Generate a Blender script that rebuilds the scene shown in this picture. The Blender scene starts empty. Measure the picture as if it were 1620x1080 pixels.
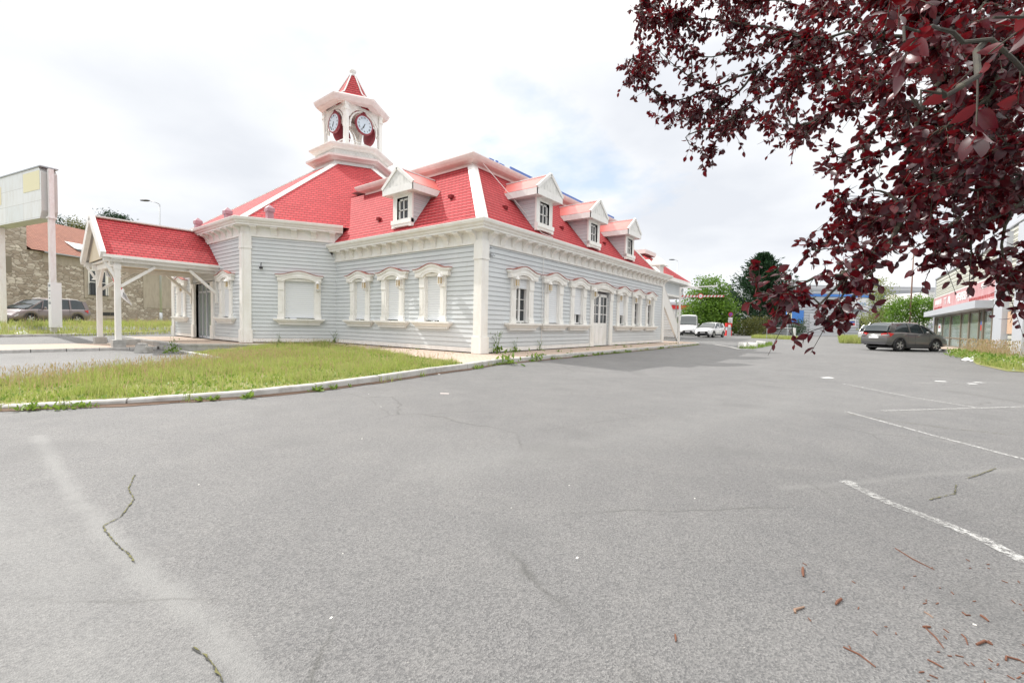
import bpy, math, random
import numpy as np
from mathutils import Vector, Matrix
R = math.radians
rnd = random.Random(7)
rng = np.random.default_rng(11)
scene = bpy.context.scene
C = scene.collection

# ------------------------------------------------------------------ camera
CAM = np.array([10.786, -12.134, 1.12]); YAW, PITCH, ROLL, FPX = -37.481, -2.275, 1.147, 688.85
def cam_axes():
    y, p, r = R(YAW), R(PITCH), R(ROLL)
    f = np.array([math.sin(y)*math.cos(p), math.cos(y)*math.cos(p), math.sin(p)])
    rt = np.array([math.cos(y), -math.sin(y), 0.0]); up = np.cross(rt, f)
    return rt*math.cos(r)+up*math.sin(r), -rt*math.sin(r)+up*math.cos(r), f
RT, UP, FW = cam_axes()
cd = bpy.data.cameras.new('camera'); cam = bpy.data.objects.new('camera', cd); C.objects.link(cam)
cam.matrix_world = Matrix(((RT[0], UP[0], -FW[0], CAM[0]), (RT[1], UP[1], -FW[1], CAM[1]), (RT[2], UP[2], -FW[2], CAM[2]), (0, 0, 0, 1)))
cd.sensor_width = 36; cd.lens = 36*FPX/1620; cd.clip_start = 0.05; cd.clip_end = 5000
scene.camera = cam
# ------------------------------------------------------------------ light
SUN = Vector((1.0, 0.20, -1.0)).normalized()      # the way the light travels
sl = bpy.data.lights.new('sun', 'SUN'); so = bpy.data.objects.new('sun', sl); C.objects.link(so)
so.rotation_euler = SUN.to_track_quat('-Z', 'Y').to_euler()
sl.energy = 2.4; sl.angle = R(0.6); sl.color = (1.0, 0.965, 0.91)
world = bpy.data.worlds.new('World'); scene.world = world; world.use_nodes = True
wn, wl = world.node_tree.nodes, world.node_tree.links
bg = wn['Background']; bg.inputs['Strength'].default_value = 0.12
sky = wn.new('ShaderNodeTexSky'); sky.sky_type = 'NISHITA'; sky.sun_disc = False
sky.sun_elevation = math.asin(-SUN.z); sky.sun_rotation = math.atan2(-SUN.x, -SUN.y); sky.air_density = 1.2; sky.dust_density = 1.5
tc = wn.new('ShaderNodeTexCoord'); sep = wn.new('ShaderNodeSeparateXYZ'); wl.new(tc.outputs['Generated'], sep.inputs[0])
za = wn.new('ShaderNodeMath'); za.operation = 'MAXIMUM'; wl.new(sep.outputs['Z'], za.inputs[0]); za.inputs[1].default_value = 0.0
zb = wn.new('ShaderNodeMath'); zb.operation = 'ADD'; wl.new(za.outputs[0], zb.inputs[0]); zb.inputs[1].default_value = 0.22
comb = wn.new('ShaderNodeCombineXYZ')
for i, ax in enumerate('XY'):
    d = wn.new('ShaderNodeMath'); d.operation = 'DIVIDE'; wl.new(sep.outputs[ax], d.inputs[0]); wl.new(zb.outputs[0], d.inputs[1]); wl.new(d.outputs[0], comb.inputs[i])
def wnoise(scale, detail, rough, off):
    mp = wn.new('ShaderNodeMapping'); mp.inputs['Location'].default_value = off; wl.new(comb.outputs[0], mp.inputs[0])
    n = wn.new('ShaderNodeTexNoise'); n.inputs['Scale'].default_value = scale; n.inputs['Detail'].default_value = detail; n.inputs['Roughness'].default_value = rough
    wl.new(mp.outputs[0], n.inputs['Vector']); return n
def ramp(nodes, pts):
    r = nodes.new('ShaderNodeValToRGB'); e = r.color_ramp.elements
    while len(e) < len(pts): e.new(0.5)
    for k, (p, c) in enumerate(pts): e[k].position = p; e[k].color = (*c, 1) if len(c) == 3 else c
    return r
n1 = wnoise(1.1, 8, .55, (3.1, 1.7, 0)); r1 = ramp(wn, [(0.30, (0.25, 0.25, 0.25)), (0.41, (1, 1, 1))]); wl.new(n1.outputs['Fac'], r1.inputs[0])
n2 = wnoise(0.8, 6, .5, (7.3, 2.2, 0)); r2 = ramp(wn, [(0.34, (3.85, 4.0, 4.28)), (0.60, (5.3, 5.35, 5.4))]); wl.new(n2.outputs['Fac'], r2.inputs[0])
wm = wn.new('ShaderNodeMix'); wm.data_type = 'RGBA'; wl.new(r1.outputs[0], wm.inputs[0])
skl = wn.new('ShaderNodeMix'); skl.data_type = 'RGBA'; skl.inputs[0].default_value = .55; wl.new(sky.outputs[0], skl.inputs[6]); skl.inputs[7].default_value = (3.1, 3.7, 4.5, 1)
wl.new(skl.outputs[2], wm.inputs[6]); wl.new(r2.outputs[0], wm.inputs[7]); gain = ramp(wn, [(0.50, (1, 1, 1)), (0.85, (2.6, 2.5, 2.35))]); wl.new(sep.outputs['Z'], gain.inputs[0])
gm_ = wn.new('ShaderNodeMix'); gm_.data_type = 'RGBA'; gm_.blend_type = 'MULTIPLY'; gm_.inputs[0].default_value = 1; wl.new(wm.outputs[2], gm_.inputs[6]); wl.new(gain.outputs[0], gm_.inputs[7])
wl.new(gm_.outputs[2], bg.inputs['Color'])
scene.view_settings.view_transform = 'Standard'; scene.view_settings.look = 'None'; scene.view_settings.exposure = 0.86; scene.view_settings.gamma = 1

# ------------------------------------------------------------------ ground heights
def S(a, b, v):
    t = max(0.0, min(1.0, (v-a)/(b-a))); return t*t*(3-2*t)
def g(x, y):
    z = -0.16
    z += -0.22*S(1.5, -9, x)*(1-S(8, 20, y)) + .38*S(-17, -22, x) + .5*S(-22, -26, x)
    z += .06*S(6, 13, x) + .34*S(18, 44, y) + .15*S(44, 70, y)
    z += -.09*math.exp(-((x-6)/2.4)**2)*(1-S(8, 16, y))*S(-8, -3, y)
    return z
def ray(px, py): return FW+RT*(px-810)/FPX-UP*(py-540)/FPX
def PZ(px, py, z):
    d = ray(px, py); t = (z-CAM[2])/d[2]; return CAM+d*t
def P(px, py, off=0.0):            # where a sight line meets the ground
    d = ray(px, py); t = 0.5
    for i in range(6000):
        p = CAM+d*t
        if p[2] <= g(p[0], p[1])+off: break
        t += 0.02
    return np.array([p[0], p[1], g(p[0], p[1])+off])
FH = np.array([math.sin(R(YAW)), math.cos(R(YAW))]); RH = np.array([math.cos(R(YAW)), -math.sin(R(YAW))])
def W(lat, dep, dz=None):          # lateral offset and distance from the viewpoint to x, y (z on the ground)
    p = CAM[:2]+FH*dep+RH*lat
    return Vector((p[0], p[1], g(p[0], p[1])+(dz or 0)))
def L(px, dep, py=520): 
    return (px-810)/FPX*dep*1.0
HEAD = math.atan2(RH[1], RH[0])    # rotation that makes local x point to the right of the view

# ------------------------------------------------------------------ materials
MATS = {}
def mat(name, col=(.5, .5, .5), rough=.7, metal=0, spec=None):
    m = bpy.data.materials.new(name); m.use_nodes = True; b = m.node_tree.nodes['Principled BSDF']
    b.inputs['Base Color'].default_value = (*col, 1); b.inputs['Roughness'].default_value = rough; b.inputs['Metallic'].default_value = metal
    if spec is not None: b.inputs['Specular IOR Level'].default_value = spec
    MATS[name] = m; return m
class NT:
    def __init__(s, m): s.t = m.node_tree; s.n = s.t.nodes; s.l = s.t.links; s.b = s.n['Principled BSDF']
    def new(s, k, **kw):
        n = s.n.new('ShaderNode'+k)
        for a, v in kw.items():
            if a in n.inputs: n.inputs[a].default_value = v
            else: setattr(n, a, v)
        return n
    def pos(s, scale=(1, 1, 1), kind='Object', rot=(0, 0, 0)):
        t = s.new('TexCoord'); mp = s.new('Mapping'); mp.inputs['Scale'].default_value = scale; mp.inputs['Rotation'].default_value = rot
        s.l.new(t.outputs[kind], mp.inputs[0]); return mp.outputs[0]
    def noise(s, scale, detail=4, rough=.55, vec=None):
        n = s.new('TexNoise'); n.inputs['Scale'].default_value = scale; n.inputs['Detail'].default_value = detail; n.inputs['Roughness'].default_value = rough
        s.l.new(vec if vec is not None else s.pos(), n.inputs['Vector']); return n.outputs['Fac']
    def ramp(s, fac, pts):
        r = ramp(s.n, pts); s.l.new(fac, r.inputs[0]); return r.outputs[0]
    def mix(s, fac, a, b, mode='MIX'):
        m = s.new('Mix'); m.data_type = 'RGBA'; m.blend_type = mode
        for sock, v in ((m.inputs[0], fac), (m.inputs[6], a), (m.inputs[7], b)):
            if isinstance(v, (int, float)): sock.default_value = v
            elif isinstance(v, tuple): sock.default_value = (*v, 1)
            else: s.l.new(v, sock)
        return m.outputs[2]
    def math(s, op, a, b=0.0):
        m = s.new('Math'); m.operation = op
        for k, v in enumerate((a, b)):
            if isinstance(v, (int, float)): m.inputs[k].default_value = v
            else: s.l.new(v, m.inputs[k])
        return m.outputs[0]
    def col(s, c): s.l.new(c, s.b.inputs['Base Color'])
    def bump(s, h, strength=.5, dist=.02, nrm=None):
        b = s.new('Bump'); b.inputs['Strength'].default_value = strength; b.inputs['Distance'].default_value = dist
        s.l.new(h, b.inputs['Height']); 
        if nrm: s.l.new(nrm, b.inputs['Normal'])
        s.l.new(b.outputs[0], s.b.inputs['Normal']); return b.outputs[0]
def weathered(name, col, dirt, rough=.6, amount=.35, scale=1.2, streak=True):
    m = mat(name, col, rough); t = NT(m)
    v = t.pos((1, 1, .35) if streak else (1, 1, 1))
    a = t.noise(scale*3, 6, .65, v); f = t.ramp(a, [(.45, (0, 0, 0)), (.75, (amount,)*3)])
    c = t.mix(f, col, dirt); c = t.mix(t.ramp(t.noise(25, 3), [(.3, (0, 0, 0)), (.8, (.12,)*3)]), c, dirt)
    t.col(c); t.bump(t.noise(60, 3), .12, .01); return m
def mk_materials():
    # asphalt
    m = mat('asphalt', (.13, .13, .135), .74); t = NT(m); v = t.pos(kind='Generated')
    tcn = t.new('NewGeometry'); pos = tcn.outputs['Position']
    fine = t.noise(95, 2, .6, pos); vor = t.new('TexVoronoi'); vor.inputs['Scale'].default_value = 150; t.l.new(pos, vor.inputs['Vector'])
    big = t.noise(.28, 5, .55, pos); mid = t.noise(2.2, 5, .6, pos)
    base = t.mix(t.ramp(big, [(.3, (0, 0, 0)), (.7, (1, 1, 1))]), (.128, .128, .131), (.158, .158, .160))
    base = t.mix(t.ramp(mid, [(.42, (0, 0, 0)), (.75, (.4,)*3)]), base, (.195, .193, .19))
    stone = t.mix(t.ramp(vor.outputs['Color'], [(.15, (0, 0, 0)), (.9, (1, 1, 1))]), (.45,)*3, (1.6, 1.57, 1.52))
    base = t.mix(.66, base, stone, 'MULTIPLY')
    speck = t.new('TexVoronoi'); speck.inputs['Scale'].default_value = 34; t.l.new(pos, speck.inputs['Vector'])
    spk = t.ramp(speck.outputs['Distance'], [(.05, (1, 1, 1)), (.09, (0, 0, 0))])
    sel = t.ramp(speck.outputs['Color'], [(.82, (0, 0, 0)), (.84, (1, 1, 1))])
    base = t.mix(t.math('MULTIPLY', spk, sel), base, (.40, .38, .35))
    def seg_fac(pts, w, soft, amt):
        ds = None; nz_ = t.math('MULTIPLY', t.math('SUBTRACT', t.noise(5, 6, .7, pos), .5), w*1.6)
        for (ax, ay), (bx, by) in zip(pts, pts[1:]):
            L2 = (bx-ax)**2+(by-ay)**2; ux, uy = (bx-ax), (by-ay); sx = t.new('SeparateXYZ'); t.l.new(pos, sx.inputs[0])
            qx = t.math('SUBTRACT', sx.outputs[0], ax); qy = t.math('SUBTRACT', sx.outputs[1], ay)
            h_ = t.math('DIVIDE', t.math('ADD', t.math('MULTIPLY', qx, ux), t.math('MULTIPLY', qy, uy)), L2); h_ = t.math('MAXIMUM', t.math('MINIMUM', h_, 1.0), 0.0)
            ex = t.math('SUBTRACT', qx, t.math('MULTIPLY', h_, ux)); ey = t.math('SUBTRACT', qy, t.math('MULTIPLY', h_, uy))
            d_ = t.math('SQRT', t.math('ADD', t.math('MULTIPLY', ex, ex), t.math('MULTIPLY', ey, ey))); ds = d_ if ds is None else t.math('MINIMUM', ds, d_)
        ds = t.math('DIVIDE', t.math('ADD', ds, nz_), w); return t.math('MULTIPLY', t.ramp(ds, [(max(0, 1-soft)*.5, (1, 1, 1)), (1.0, (0, 0, 0))]), amt)
    wp = lambda *q: [tuple(P(a, b)[:2]) for a, b in q]
    base = t.mix(seg_fac(wp((60, 690), (110, 775), (170, 845), (255, 930), (335, 1000), (430, 1110)), .085, .7, .5), base, (.235, .235, .23))
    base = t.mix(seg_fac(wp((1240, 772), (1340, 765), (1460, 752), (1640, 740)), .07, .7, .35), base, (.22, .218, .212))
    base = t.mix(seg_fac(wp((700, 740), (1000, 690), (1250, 640)), .55, .9, .22), base, (.22, .22, .215))
    base = t.mix(seg_fac(wp((1500, 618), (1640, 640)), .22, .8, .45), base, (.10, .098, .095))
    base = t.mix(seg_fac(wp((-100, 800), (60, 880), (160, 1110)), .5, .9, .35), base, (.24, .24, .236))
    base = t.mix(t.ramp(t.noise(.9, 3, .5, pos), [(.60, (0, 0, 0)), (.70, (.3,)*3)]), base, (.10, .10, .10))
    cr = t.new('TexVoronoi'); cr.feature = 'DISTANCE_TO_EDGE'; cr.inputs['Scale'].default_value = .34; wn_ = t.new('TexNoise'); wn_.inputs['Scale'].default_value = 2.2; wn_.inputs['Detail'].default_value = 6; t.l.new(pos, wn_.inputs['Vector']); t.l.new(t.mix(.10, pos, wn_.outputs['Color'], 'LINEAR_LIGHT'), cr.inputs['Vector'])
    crf = t.math('MULTIPLY', t.ramp(cr.outputs['Distance'], [(.0, (1, 1, 1)), (.0022, (.8,)*3), (.0045, (0, 0, 0))]), t.ramp(t.noise(.33, 4, .6, pos), [(.50, (0, 0, 0)), (.60, (1, 1, 1))])); base = t.mix(t.math('MULTIPLY', crf, .55), base, (.05, .05, .045))
    t.col(base)
    h = t.math('ADD', t.math('MULTIPLY', vor.outputs['Distance'], 1.3), fine)
    t.bump(h, .45, .008)
    # worn strip of paler asphalt
    m = mat('asphalt_worn', (.2, .2, .2), .9); t = NT(m); pos = t.new('NewGeometry').outputs['Position']
    vor = t.new('TexVoronoi'); vor.inputs['Scale'].default_value = 90; t.l.new(pos, vor.inputs['Vector'])
    t.col(t.mix(t.ramp(vor.outputs['Color'], [(.1, (0, 0, 0)), (.9, (1, 1, 1))]), (.17, .17, .168), (.26, .258, .25)))
    t.bump(vor.outputs['Distance'], .3, .008)
    uvs = t.new('SeparateXYZ'); t.l.new(t.new('UVMap').outputs[0], uvs.inputs[0]); d_ = t.math('ABSOLUTE', t.math('SUBTRACT', uvs.outputs[1], .5))
    d_ = t.math('ADD', d_, t.math('MULTIPLY', t.math('SUBTRACT', t.noise(7, 6, .7, pos), .5), .55)); t.l.new(t.ramp(d_, [(.16, (.75,)*3), (.42, (0, 0, 0))]), t.b.inputs['Alpha'])
    # siding
    m = mat('siding', (.56, .60, .63), .55); t = NT(m)
    v = t.pos((1, 1, .6)); c = t.mix(t.ramp(t.noise(.9, 5, .6, v), [(.35, (0, 0, 0)), (.7, (.6,)*3)]), (.585, .615, .63), (.665, .685, .695))
    c = t.mix(t.ramp(t.noise(6, 5, .7, t.pos((1, 1, .25))), [(.58, (0, 0, 0)), (.8, (.35,)*3)]), c, (.47, .48, .47))
    sz = t.new('SeparateXYZ'); t.l.new(t.new('NewGeometry').outputs['Position'], sz.inputs[0])
    spl = t.math('MULTIPLY', t.ramp(sz.outputs[2], [(.0, (.8,)*3), (.38, (0, 0, 0))]), t.noise(3, 6, .7))
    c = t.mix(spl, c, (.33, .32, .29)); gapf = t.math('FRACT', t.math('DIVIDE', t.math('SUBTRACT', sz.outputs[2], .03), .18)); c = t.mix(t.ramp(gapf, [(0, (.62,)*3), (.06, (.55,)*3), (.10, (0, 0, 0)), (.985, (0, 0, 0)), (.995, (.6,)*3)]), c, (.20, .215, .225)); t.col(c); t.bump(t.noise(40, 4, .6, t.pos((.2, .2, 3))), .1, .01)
    weathered('white_paint', (.85, .84, .81), (.60, .54, .44), .5, .36, .8)
    weathered('white_trim', (.82, .81, .79), (.52, .49, .44), .5, .45, 1.0)
    weathered('pink_trim', (.80, .70, .67), (.56, .46, .42), .55, .45, 1.0)
    weathered('gable_white', (.78, .77, .74), (.36, .36, .34), .6, .7, 2.2)
    weathered('concrete', (.46, .45, .43), (.24, .23, .21), .85, .8, 1.5, False)
    weathered('kerb_stone', (.52, .51, .49), (.27, .25, .23), .85, .8, 1.2, False)
    weathered('beige_board', (.66, .58, .44), (.50, .42, .30), .6, .4, 1.0)
    weathered('hood_red', (.42, .14, .11), (.22, .08, .07), .5, .5, 2)
    m = mat('shutter', (.72, .74, .76), .4); t = NT(m); w = t.new('TexWave'); w.bands_direction = 'Z'; w.inputs['Scale'].default_value = 3.2; t.l.new(t.pos(), w.inputs['Vector'])
    t.col(t.mix(t.ramp(w.outputs['Fac'], [(0, (1, 1, 1)), (.15, (0, 0, 0))]), (.74, .76, .78), (.55, .57, .6))); t.bump(w.outputs['Fac'], .4, .01)
    # tiles: UV in metres (u along the eave, v up the slope)
    def tiles(name, c1, c2, w_, h_, gap, rough, pale):
        m = mat(name, c1, rough); t = NT(m); uv = t.new('UVMap').outputs[0]
        b = t.new('TexBrick'); b.offset = .5; b.inputs['Scale'].default_value = 1; b.inputs['Brick Width'].default_value = w_; b.inputs['Row Height'].default_value = h_
        b.inputs['Mortar Size'].default_value = gap; b.inputs['Mortar Smooth'].default_value = .3; b.inputs['Color1'].default_value = (*c1, 1); b.inputs['Color2'].default_value = (*c2, 1)
        b.inputs['Mortar'].default_value = tuple(x*.35 for x in c1)+(1,); t.l.new(uv, b.inputs['Vector'])
        sx = t.new('SeparateXYZ'); t.l.new(uv, sx.inputs[0])
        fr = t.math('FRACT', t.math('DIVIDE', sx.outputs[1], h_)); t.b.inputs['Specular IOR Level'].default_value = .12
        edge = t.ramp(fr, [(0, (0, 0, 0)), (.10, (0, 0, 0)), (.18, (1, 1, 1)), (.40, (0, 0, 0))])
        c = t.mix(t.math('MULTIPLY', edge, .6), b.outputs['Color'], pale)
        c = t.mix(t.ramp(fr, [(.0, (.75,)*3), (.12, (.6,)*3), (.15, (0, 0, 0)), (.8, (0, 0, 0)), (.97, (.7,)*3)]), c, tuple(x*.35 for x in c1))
        big = t.ramp(t.noise(.5, 6, .65), [(.35, (0, 0, 0)), (.75, (.45,)*3)])
        c = t.mix(big, c, tuple(min(1, x*1.15+.03) for x in c2)); 
        t.col(c); h = t.math('SUBTRACT', t.math('MULTIPLY', b.outputs['Fac'], -1.0), fr); t.bump(h, .7, .03); return m
    tiles('red_tiles', (.45, .045, .052), (.33, .026, .032), .22, .20, .014, .72, (.80, .31, .31))
    tiles('hip_tiles', (.47, .048, .055), (.35, .028, .035), .24, .27, .018, .72, (.76, .28, .28))
    tiles('old_tiles', (.38, .17, .12), (.27, .12, .09), .24, .30, .03, .8, (.58, .36, .27))
    m = mat('red_metal', (.70, .17, .15), .42); t = NT(m); t.col(t.mix(t.ramp(t.noise(1.5, 5), [(.4, (0, 0, 0)), (.7, (.5,)*3)]), (.70, .17, .15), (.74, .26, .23)))
    # stone wall
    m = mat('rubble_stone', (.4, .36, .3), .9); t = NT(m); v = t.pos((1.6, .9, 1.9)); v2 = t.new('Vector', ) if False else None
    vo = t.new('TexVoronoi'); vo.inputs['Scale'].default_value = 3.1; nz = t.new('TexNoise'); nz.inputs['Scale'].default_value = 3; t.l.new(v, nz.inputs['Vector'])
    vv = t.mix(.30, v, nz.outputs['Color']); t.l.new(vv, vo.inputs['Vector'])
    ve = t.new('TexVoronoi'); ve.feature = 'DISTANCE_TO_EDGE'; ve.inputs['Scale'].default_value = 3.1; t.l.new(vv, ve.inputs['Vector'])
    c = t.mix(vo.outputs['Color'], (.26, .21, .17), (.70, .65, .58)); c = t.mix(t.ramp(vo.outputs['Color'], [(.2, (0, 0, 0)), (.9, (1, 1, 1))]), (.30, .25, .20), c)
    c = t.mix(t.ramp(ve.outputs['Distance'], [(.02, (1, 1, 1)), (.09, (0, 0, 0))]), c, (.20, .17, .14)); c = t.mix(t.ramp(t.noise(.5, 5), [(.4, (0, 0, 0)), (.7, (.5,)*3)]), c, (.36, .31, .26))
    t.col(c); t.bump(ve.outputs['Distance'], .8, .05)
    weathered('render_grey', (.42, .37, .31), (.27, .24, .2), .9, .7, .8)
    weathered('rust_white', (.76, .75, .75), (.36, .22, .14), .6, .28, 2.6)
    m = mat('panel_old', (.82, .84, .85), .55); t = NT(m); b = t.new('TexBrick'); b.offset = 0; b.inputs['Scale'].default_value = 1; b.inputs['Brick Width'].default_value = 2.3; b.inputs['Row Height'].default_value = .86; b.inputs['Mortar Size'].default_value = .010
    b.inputs['Color1'].default_value = (.82, .84, .85, 1); b.inputs['Color2'].default_value = (.74, .78, .80, 1); b.inputs['Mortar'].default_value = (.50, .50, .49, 1); t.l.new(t.pos(kind='UV'), b.inputs['Vector'])
    t.col(t.mix(t.ramp(t.noise(2.5, 7, .7, t.pos((1, 1, .3))), [(.45, (0, 0, 0)), (.8, (.6,)*3)]), b.outputs['Color'], (.58, .56, .50)))
    mat('yellow_panel', (.80, .76, .52), .6)
    # pavers
    m = mat('pavers', (.5, .38, .3), .85); t = NT(m); b = t.new('TexBrick'); b.inputs['Scale'].default_value = 1; b.inputs['Brick Width'].default_value = .2; b.inputs['Row Height'].default_value = .1; b.inputs['Mortar Size'].default_value = .006
    b.inputs['Color1'].default_value = (.46, .35, .28, 1); b.inputs['Color2'].default_value = (.53, .42, .34, 1); b.inputs['Mortar'].default_value = (.22, .18, .15, 1)
    t.l.new(t.new('NewGeometry').outputs['Position'], b.inputs['Vector']); t.col(t.mix(t.ramp(t.noise(1.2, 6), [(.4, (0, 0, 0)), (.7, (.6,)*3)]), b.outputs['Color'], (.40, .33, .27))); t.bump(b.outputs['Fac'], -.4, .01)
    m = mat('soil', (.20, .17, .09), .95); t = NT(m); t.col(t.mix(t.ramp(t.noise(3, 6), [(.35, (0, 0, 0)), (.65, (1, 1, 1))]), (.16, .19, .05), (.30, .27, .13)))
    mat('soil_brown', (.13, .085, .06), .95)
    # leaves: colour varies leaf by leaf
    def leaf(name, cols, trans, rough=.5, tr=.35, spec=.3, patch=None):
        m = mat(name, cols[0], rough, spec=spec); t = NT(m); gi = t.new('NewGeometry')
        c = t.ramp(gi.outputs['Random Per Island'], [(i/(len(cols)-1), k) for i, k in enumerate(cols)])
        if patch: pp = gi.outputs['Position']; c = t.mix(t.ramp(t.noise(.75, 4, .6, pp), [(.42, (0, 0, 0)), (.62, (.75,)*3)]), c, patch[0]); c = t.mix(t.ramp(t.noise(1.9, 4, .6, pp), [(.52, (0, 0, 0)), (.68, (.6,)*3)]), c, patch[1])
        t.col(c)
        tl = t.new('BsdfTranslucent'); t.l.new(t.mix(.6, c, trans), tl.inputs['Color']); ms = t.new('MixShader'); ms.inputs[0].default_value = tr
        out = t.n['Material Output']; t.l.new(t.b.outputs[0], ms.inputs[1]); t.l.new(tl.outputs[0], ms.inputs[2]); t.l.new(ms.outputs[0], out.inputs[0]); return m
    leaf('plum_leaf', [(.022, .005, .009), (.050, .006, .011), (.024, .005, .011), (.11, .008, .013), (.022, .006, .013)], (.38, .007, .011), .30, .22, .5)
    leaf('grass_blade', [(.18, .26, .04), (.28, .36, .07), (.40, .42, .13), (.21, .31, .05), (.52, .47, .24)], (.55, .60, .18), .6, .36, patch=((.36, .37, .16), (.14, .24, .04)))
    leaf('dry_grass', [(.38, .30, .16), (.30, .26, .12), (.42, .27, .20), (.24, .24, .08)], (.6, .45, .25), .7, .35)
    leaf('weed_leaf', [(.07, .14, .02), (.13, .22, .04), (.20, .27, .05)], (.35, .5, .08), .5, .35)
    leaf('green_leaf', [(.045, .11, .012), (.085, .17, .02), (.14, .25, .035), (.06, .13, .02)], (.30, .5, .06), .5, .35)
    leaf('pale_leaf', [(.16, .19, .06), (.24, .26, .09), (.12, .15, .05)], (.45, .5, .15), .55, .35)
    leaf('conifer_leaf', [(.012, .035, .018), (.022, .055, .028), (.035, .075, .03), (.015, .04, .022)], (.05, .12, .04), .6, .15)
    leaf('hedge_leaf', [(.05, .07, .018), (.10, .12, .03), (.17, .17, .05), (.06, .08, .02)], (.3, .3, .08), .6, .25)
    leaf('wood_leaf', [(.02, .05, .02), (.04, .08, .03)], (.1, .15, .05), .6, .2)
    weathered('bark', (.038, .032, .026), (.09, .088, .04), .9, .5, 4, False)
    mat('twig_brown', (.15, .062, .036), .85); mat('twig_grey', (.26, .17, .12), .8)
    mat('moss', (.13, .125, .05), .95); mat('crack_dark', (.06, .06, .055), .95)
    m = mat('road_paint', (.50, .50, .49), .7); t = NT(m); pos = t.new('NewGeometry').outputs['Position']
    a = t.ramp(t.noise(34, 5, .8, pos), [(.42, (0, 0, 0)), (.58, (.9,)*3)]); t.l.new(a, t.b.inputs['Alpha'])
    m = mat('road_paint_worn', (.42, .42, .41), .8); t = NT(m); pos = t.new('NewGeometry').outputs['Position']
    a = t.ramp(t.noise(30, 5, .8, pos), [(.44, (.12,)*3), (.60, (.8,)*3)]); t.l.new(a, t.b.inputs['Alpha'])
    m = mat('bar_stripes', (.8, .8, .8), .5); t = NT(m); sx = t.new('SeparateXYZ'); t.l.new(t.pos(), sx.inputs[0]); ph_ = t.math('ADD', t.math('ADD', t.math('MULTIPLY', sx.outputs[0], .7936), t.math('MULTIPLY', sx.outputs[1], .6085)), t.math('MULTIPLY', sx.outputs[2], -.7))
    t.col(t.mix(t.ramp(t.math('FRACT', t.math('MULTIPLY', ph_, 4.2)), [(.0, (0, 0, 0)), (.5, (0, 0, 0)), (.53, (1, 1, 1)), (.97, (1, 1, 1)), (1, (0, 0, 0))]), (.78, .77, .76), (.55, .05, .05)))
    mat('white_solid', (.8, .8, .8), .5); mat('chip_white', (.72, .70, .66), .8); mat('glass_dark', (.03, .035, .04), .08, 0, .6)
    m = mat('shop_glass', (.26, .32, .29), .05, 0, .8)
    mat('vent_mauve', (.42, .23, .27), .5); mat('lantern_glass', (.55, .42, .24), .3); mat('clock_red', (.26, .035, .05), .45); mat('clock_face', (.62, .70, .78), .3); mat('black', (.02, .02, .02), .5)
    mat('dark', (.035, .035, .035), .8); mat('tyre', (.022, .022, .024), .85); mat('rim', (.55, .55, .57), .3, .9); mat('plastic', (.05, .05, .055), .6)
    for nm, c in (('car_grey', (.12, .12, .118)), ('car_white', (.74, .74, .75)), ('car_mauve', (.20, .165, .17)), ('car_silver', (.60, .62, .64))):
        m = mat(nm, c, .28, .0 if 'white' in nm else .35); m.node_tree.nodes['Principled BSDF'].inputs['Coat Weight'].default_value = .6
    mat('car_glass', (.02, .03, .035), .05, 0, .9); mat('lamp_red', (.5, .02, .02), .2); mat('lamp_clear', (.6, .62, .65), .15); mat('chrome', (.7, .7, .7), .15, 1)
    mat('galv', (.42, .44, .46), .45, .6); mat('lamp_brown', (.20, .12, .09), .6, .3); mat('sign_red', (.62, .03, .03), .5); mat('sign_blue', (.05, .12, .5), .5); mat('blue_membrane', (.10, .19, .50), .6)
    mat('sign_purple', (.13, .06, .36), .5); mat('sign_text_grey', (.25, .27, .30), .6)
    weathered('shop_sign', (.48, .24, .25), (.56, .42, .42), .55, .9, .7); mat('letters_white', (.82, .80, .80), .5); mat('letters_red', (.42, .10, .10), .5); mat('letters_blue', (.32, .45, .60), .5)
    weathered('osb', (.55, .38, .26), (.42, .26, .18), .8, .8, 3, False)
    def ribbed(name, c, d, scale):
        m = mat(name, c, .45, .2); t = NT(m); w = t.new('TexWave'); w.bands_direction = 'Z'; w.inputs['Scale'].default_value = scale; t.l.new(t.pos(), w.inputs['Vector'])
        t.col(t.mix(t.ramp(w.outputs['Fac'], [(0, (1, 1, 1)), (.30, (0, 0, 0))]), c, d)); t.bump(w.outputs['Fac'], .6, .04); return m
    ribbed('clad_cream', (.66, .66, .58), (.30, .30, .27), 1.1); ribbed('clad_grey', (.50, .52, .54), (.27, .28, .30), .75); mat('panel_blue', (.06, .22, .62), .4); mat('clad_light', (.56, .57, .59), .5)
    mat('silver_panel', (.50, .52, .56), .5, .15); mat('frame_brown', (.20, .17, .13), .5); mat('paper_white', (.75, .75, .76), .6); mat('banner_red', (.62, .05, .05), .6); mat('stair_white', (.76, .75, .72), .6)
mk_materials()

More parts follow.
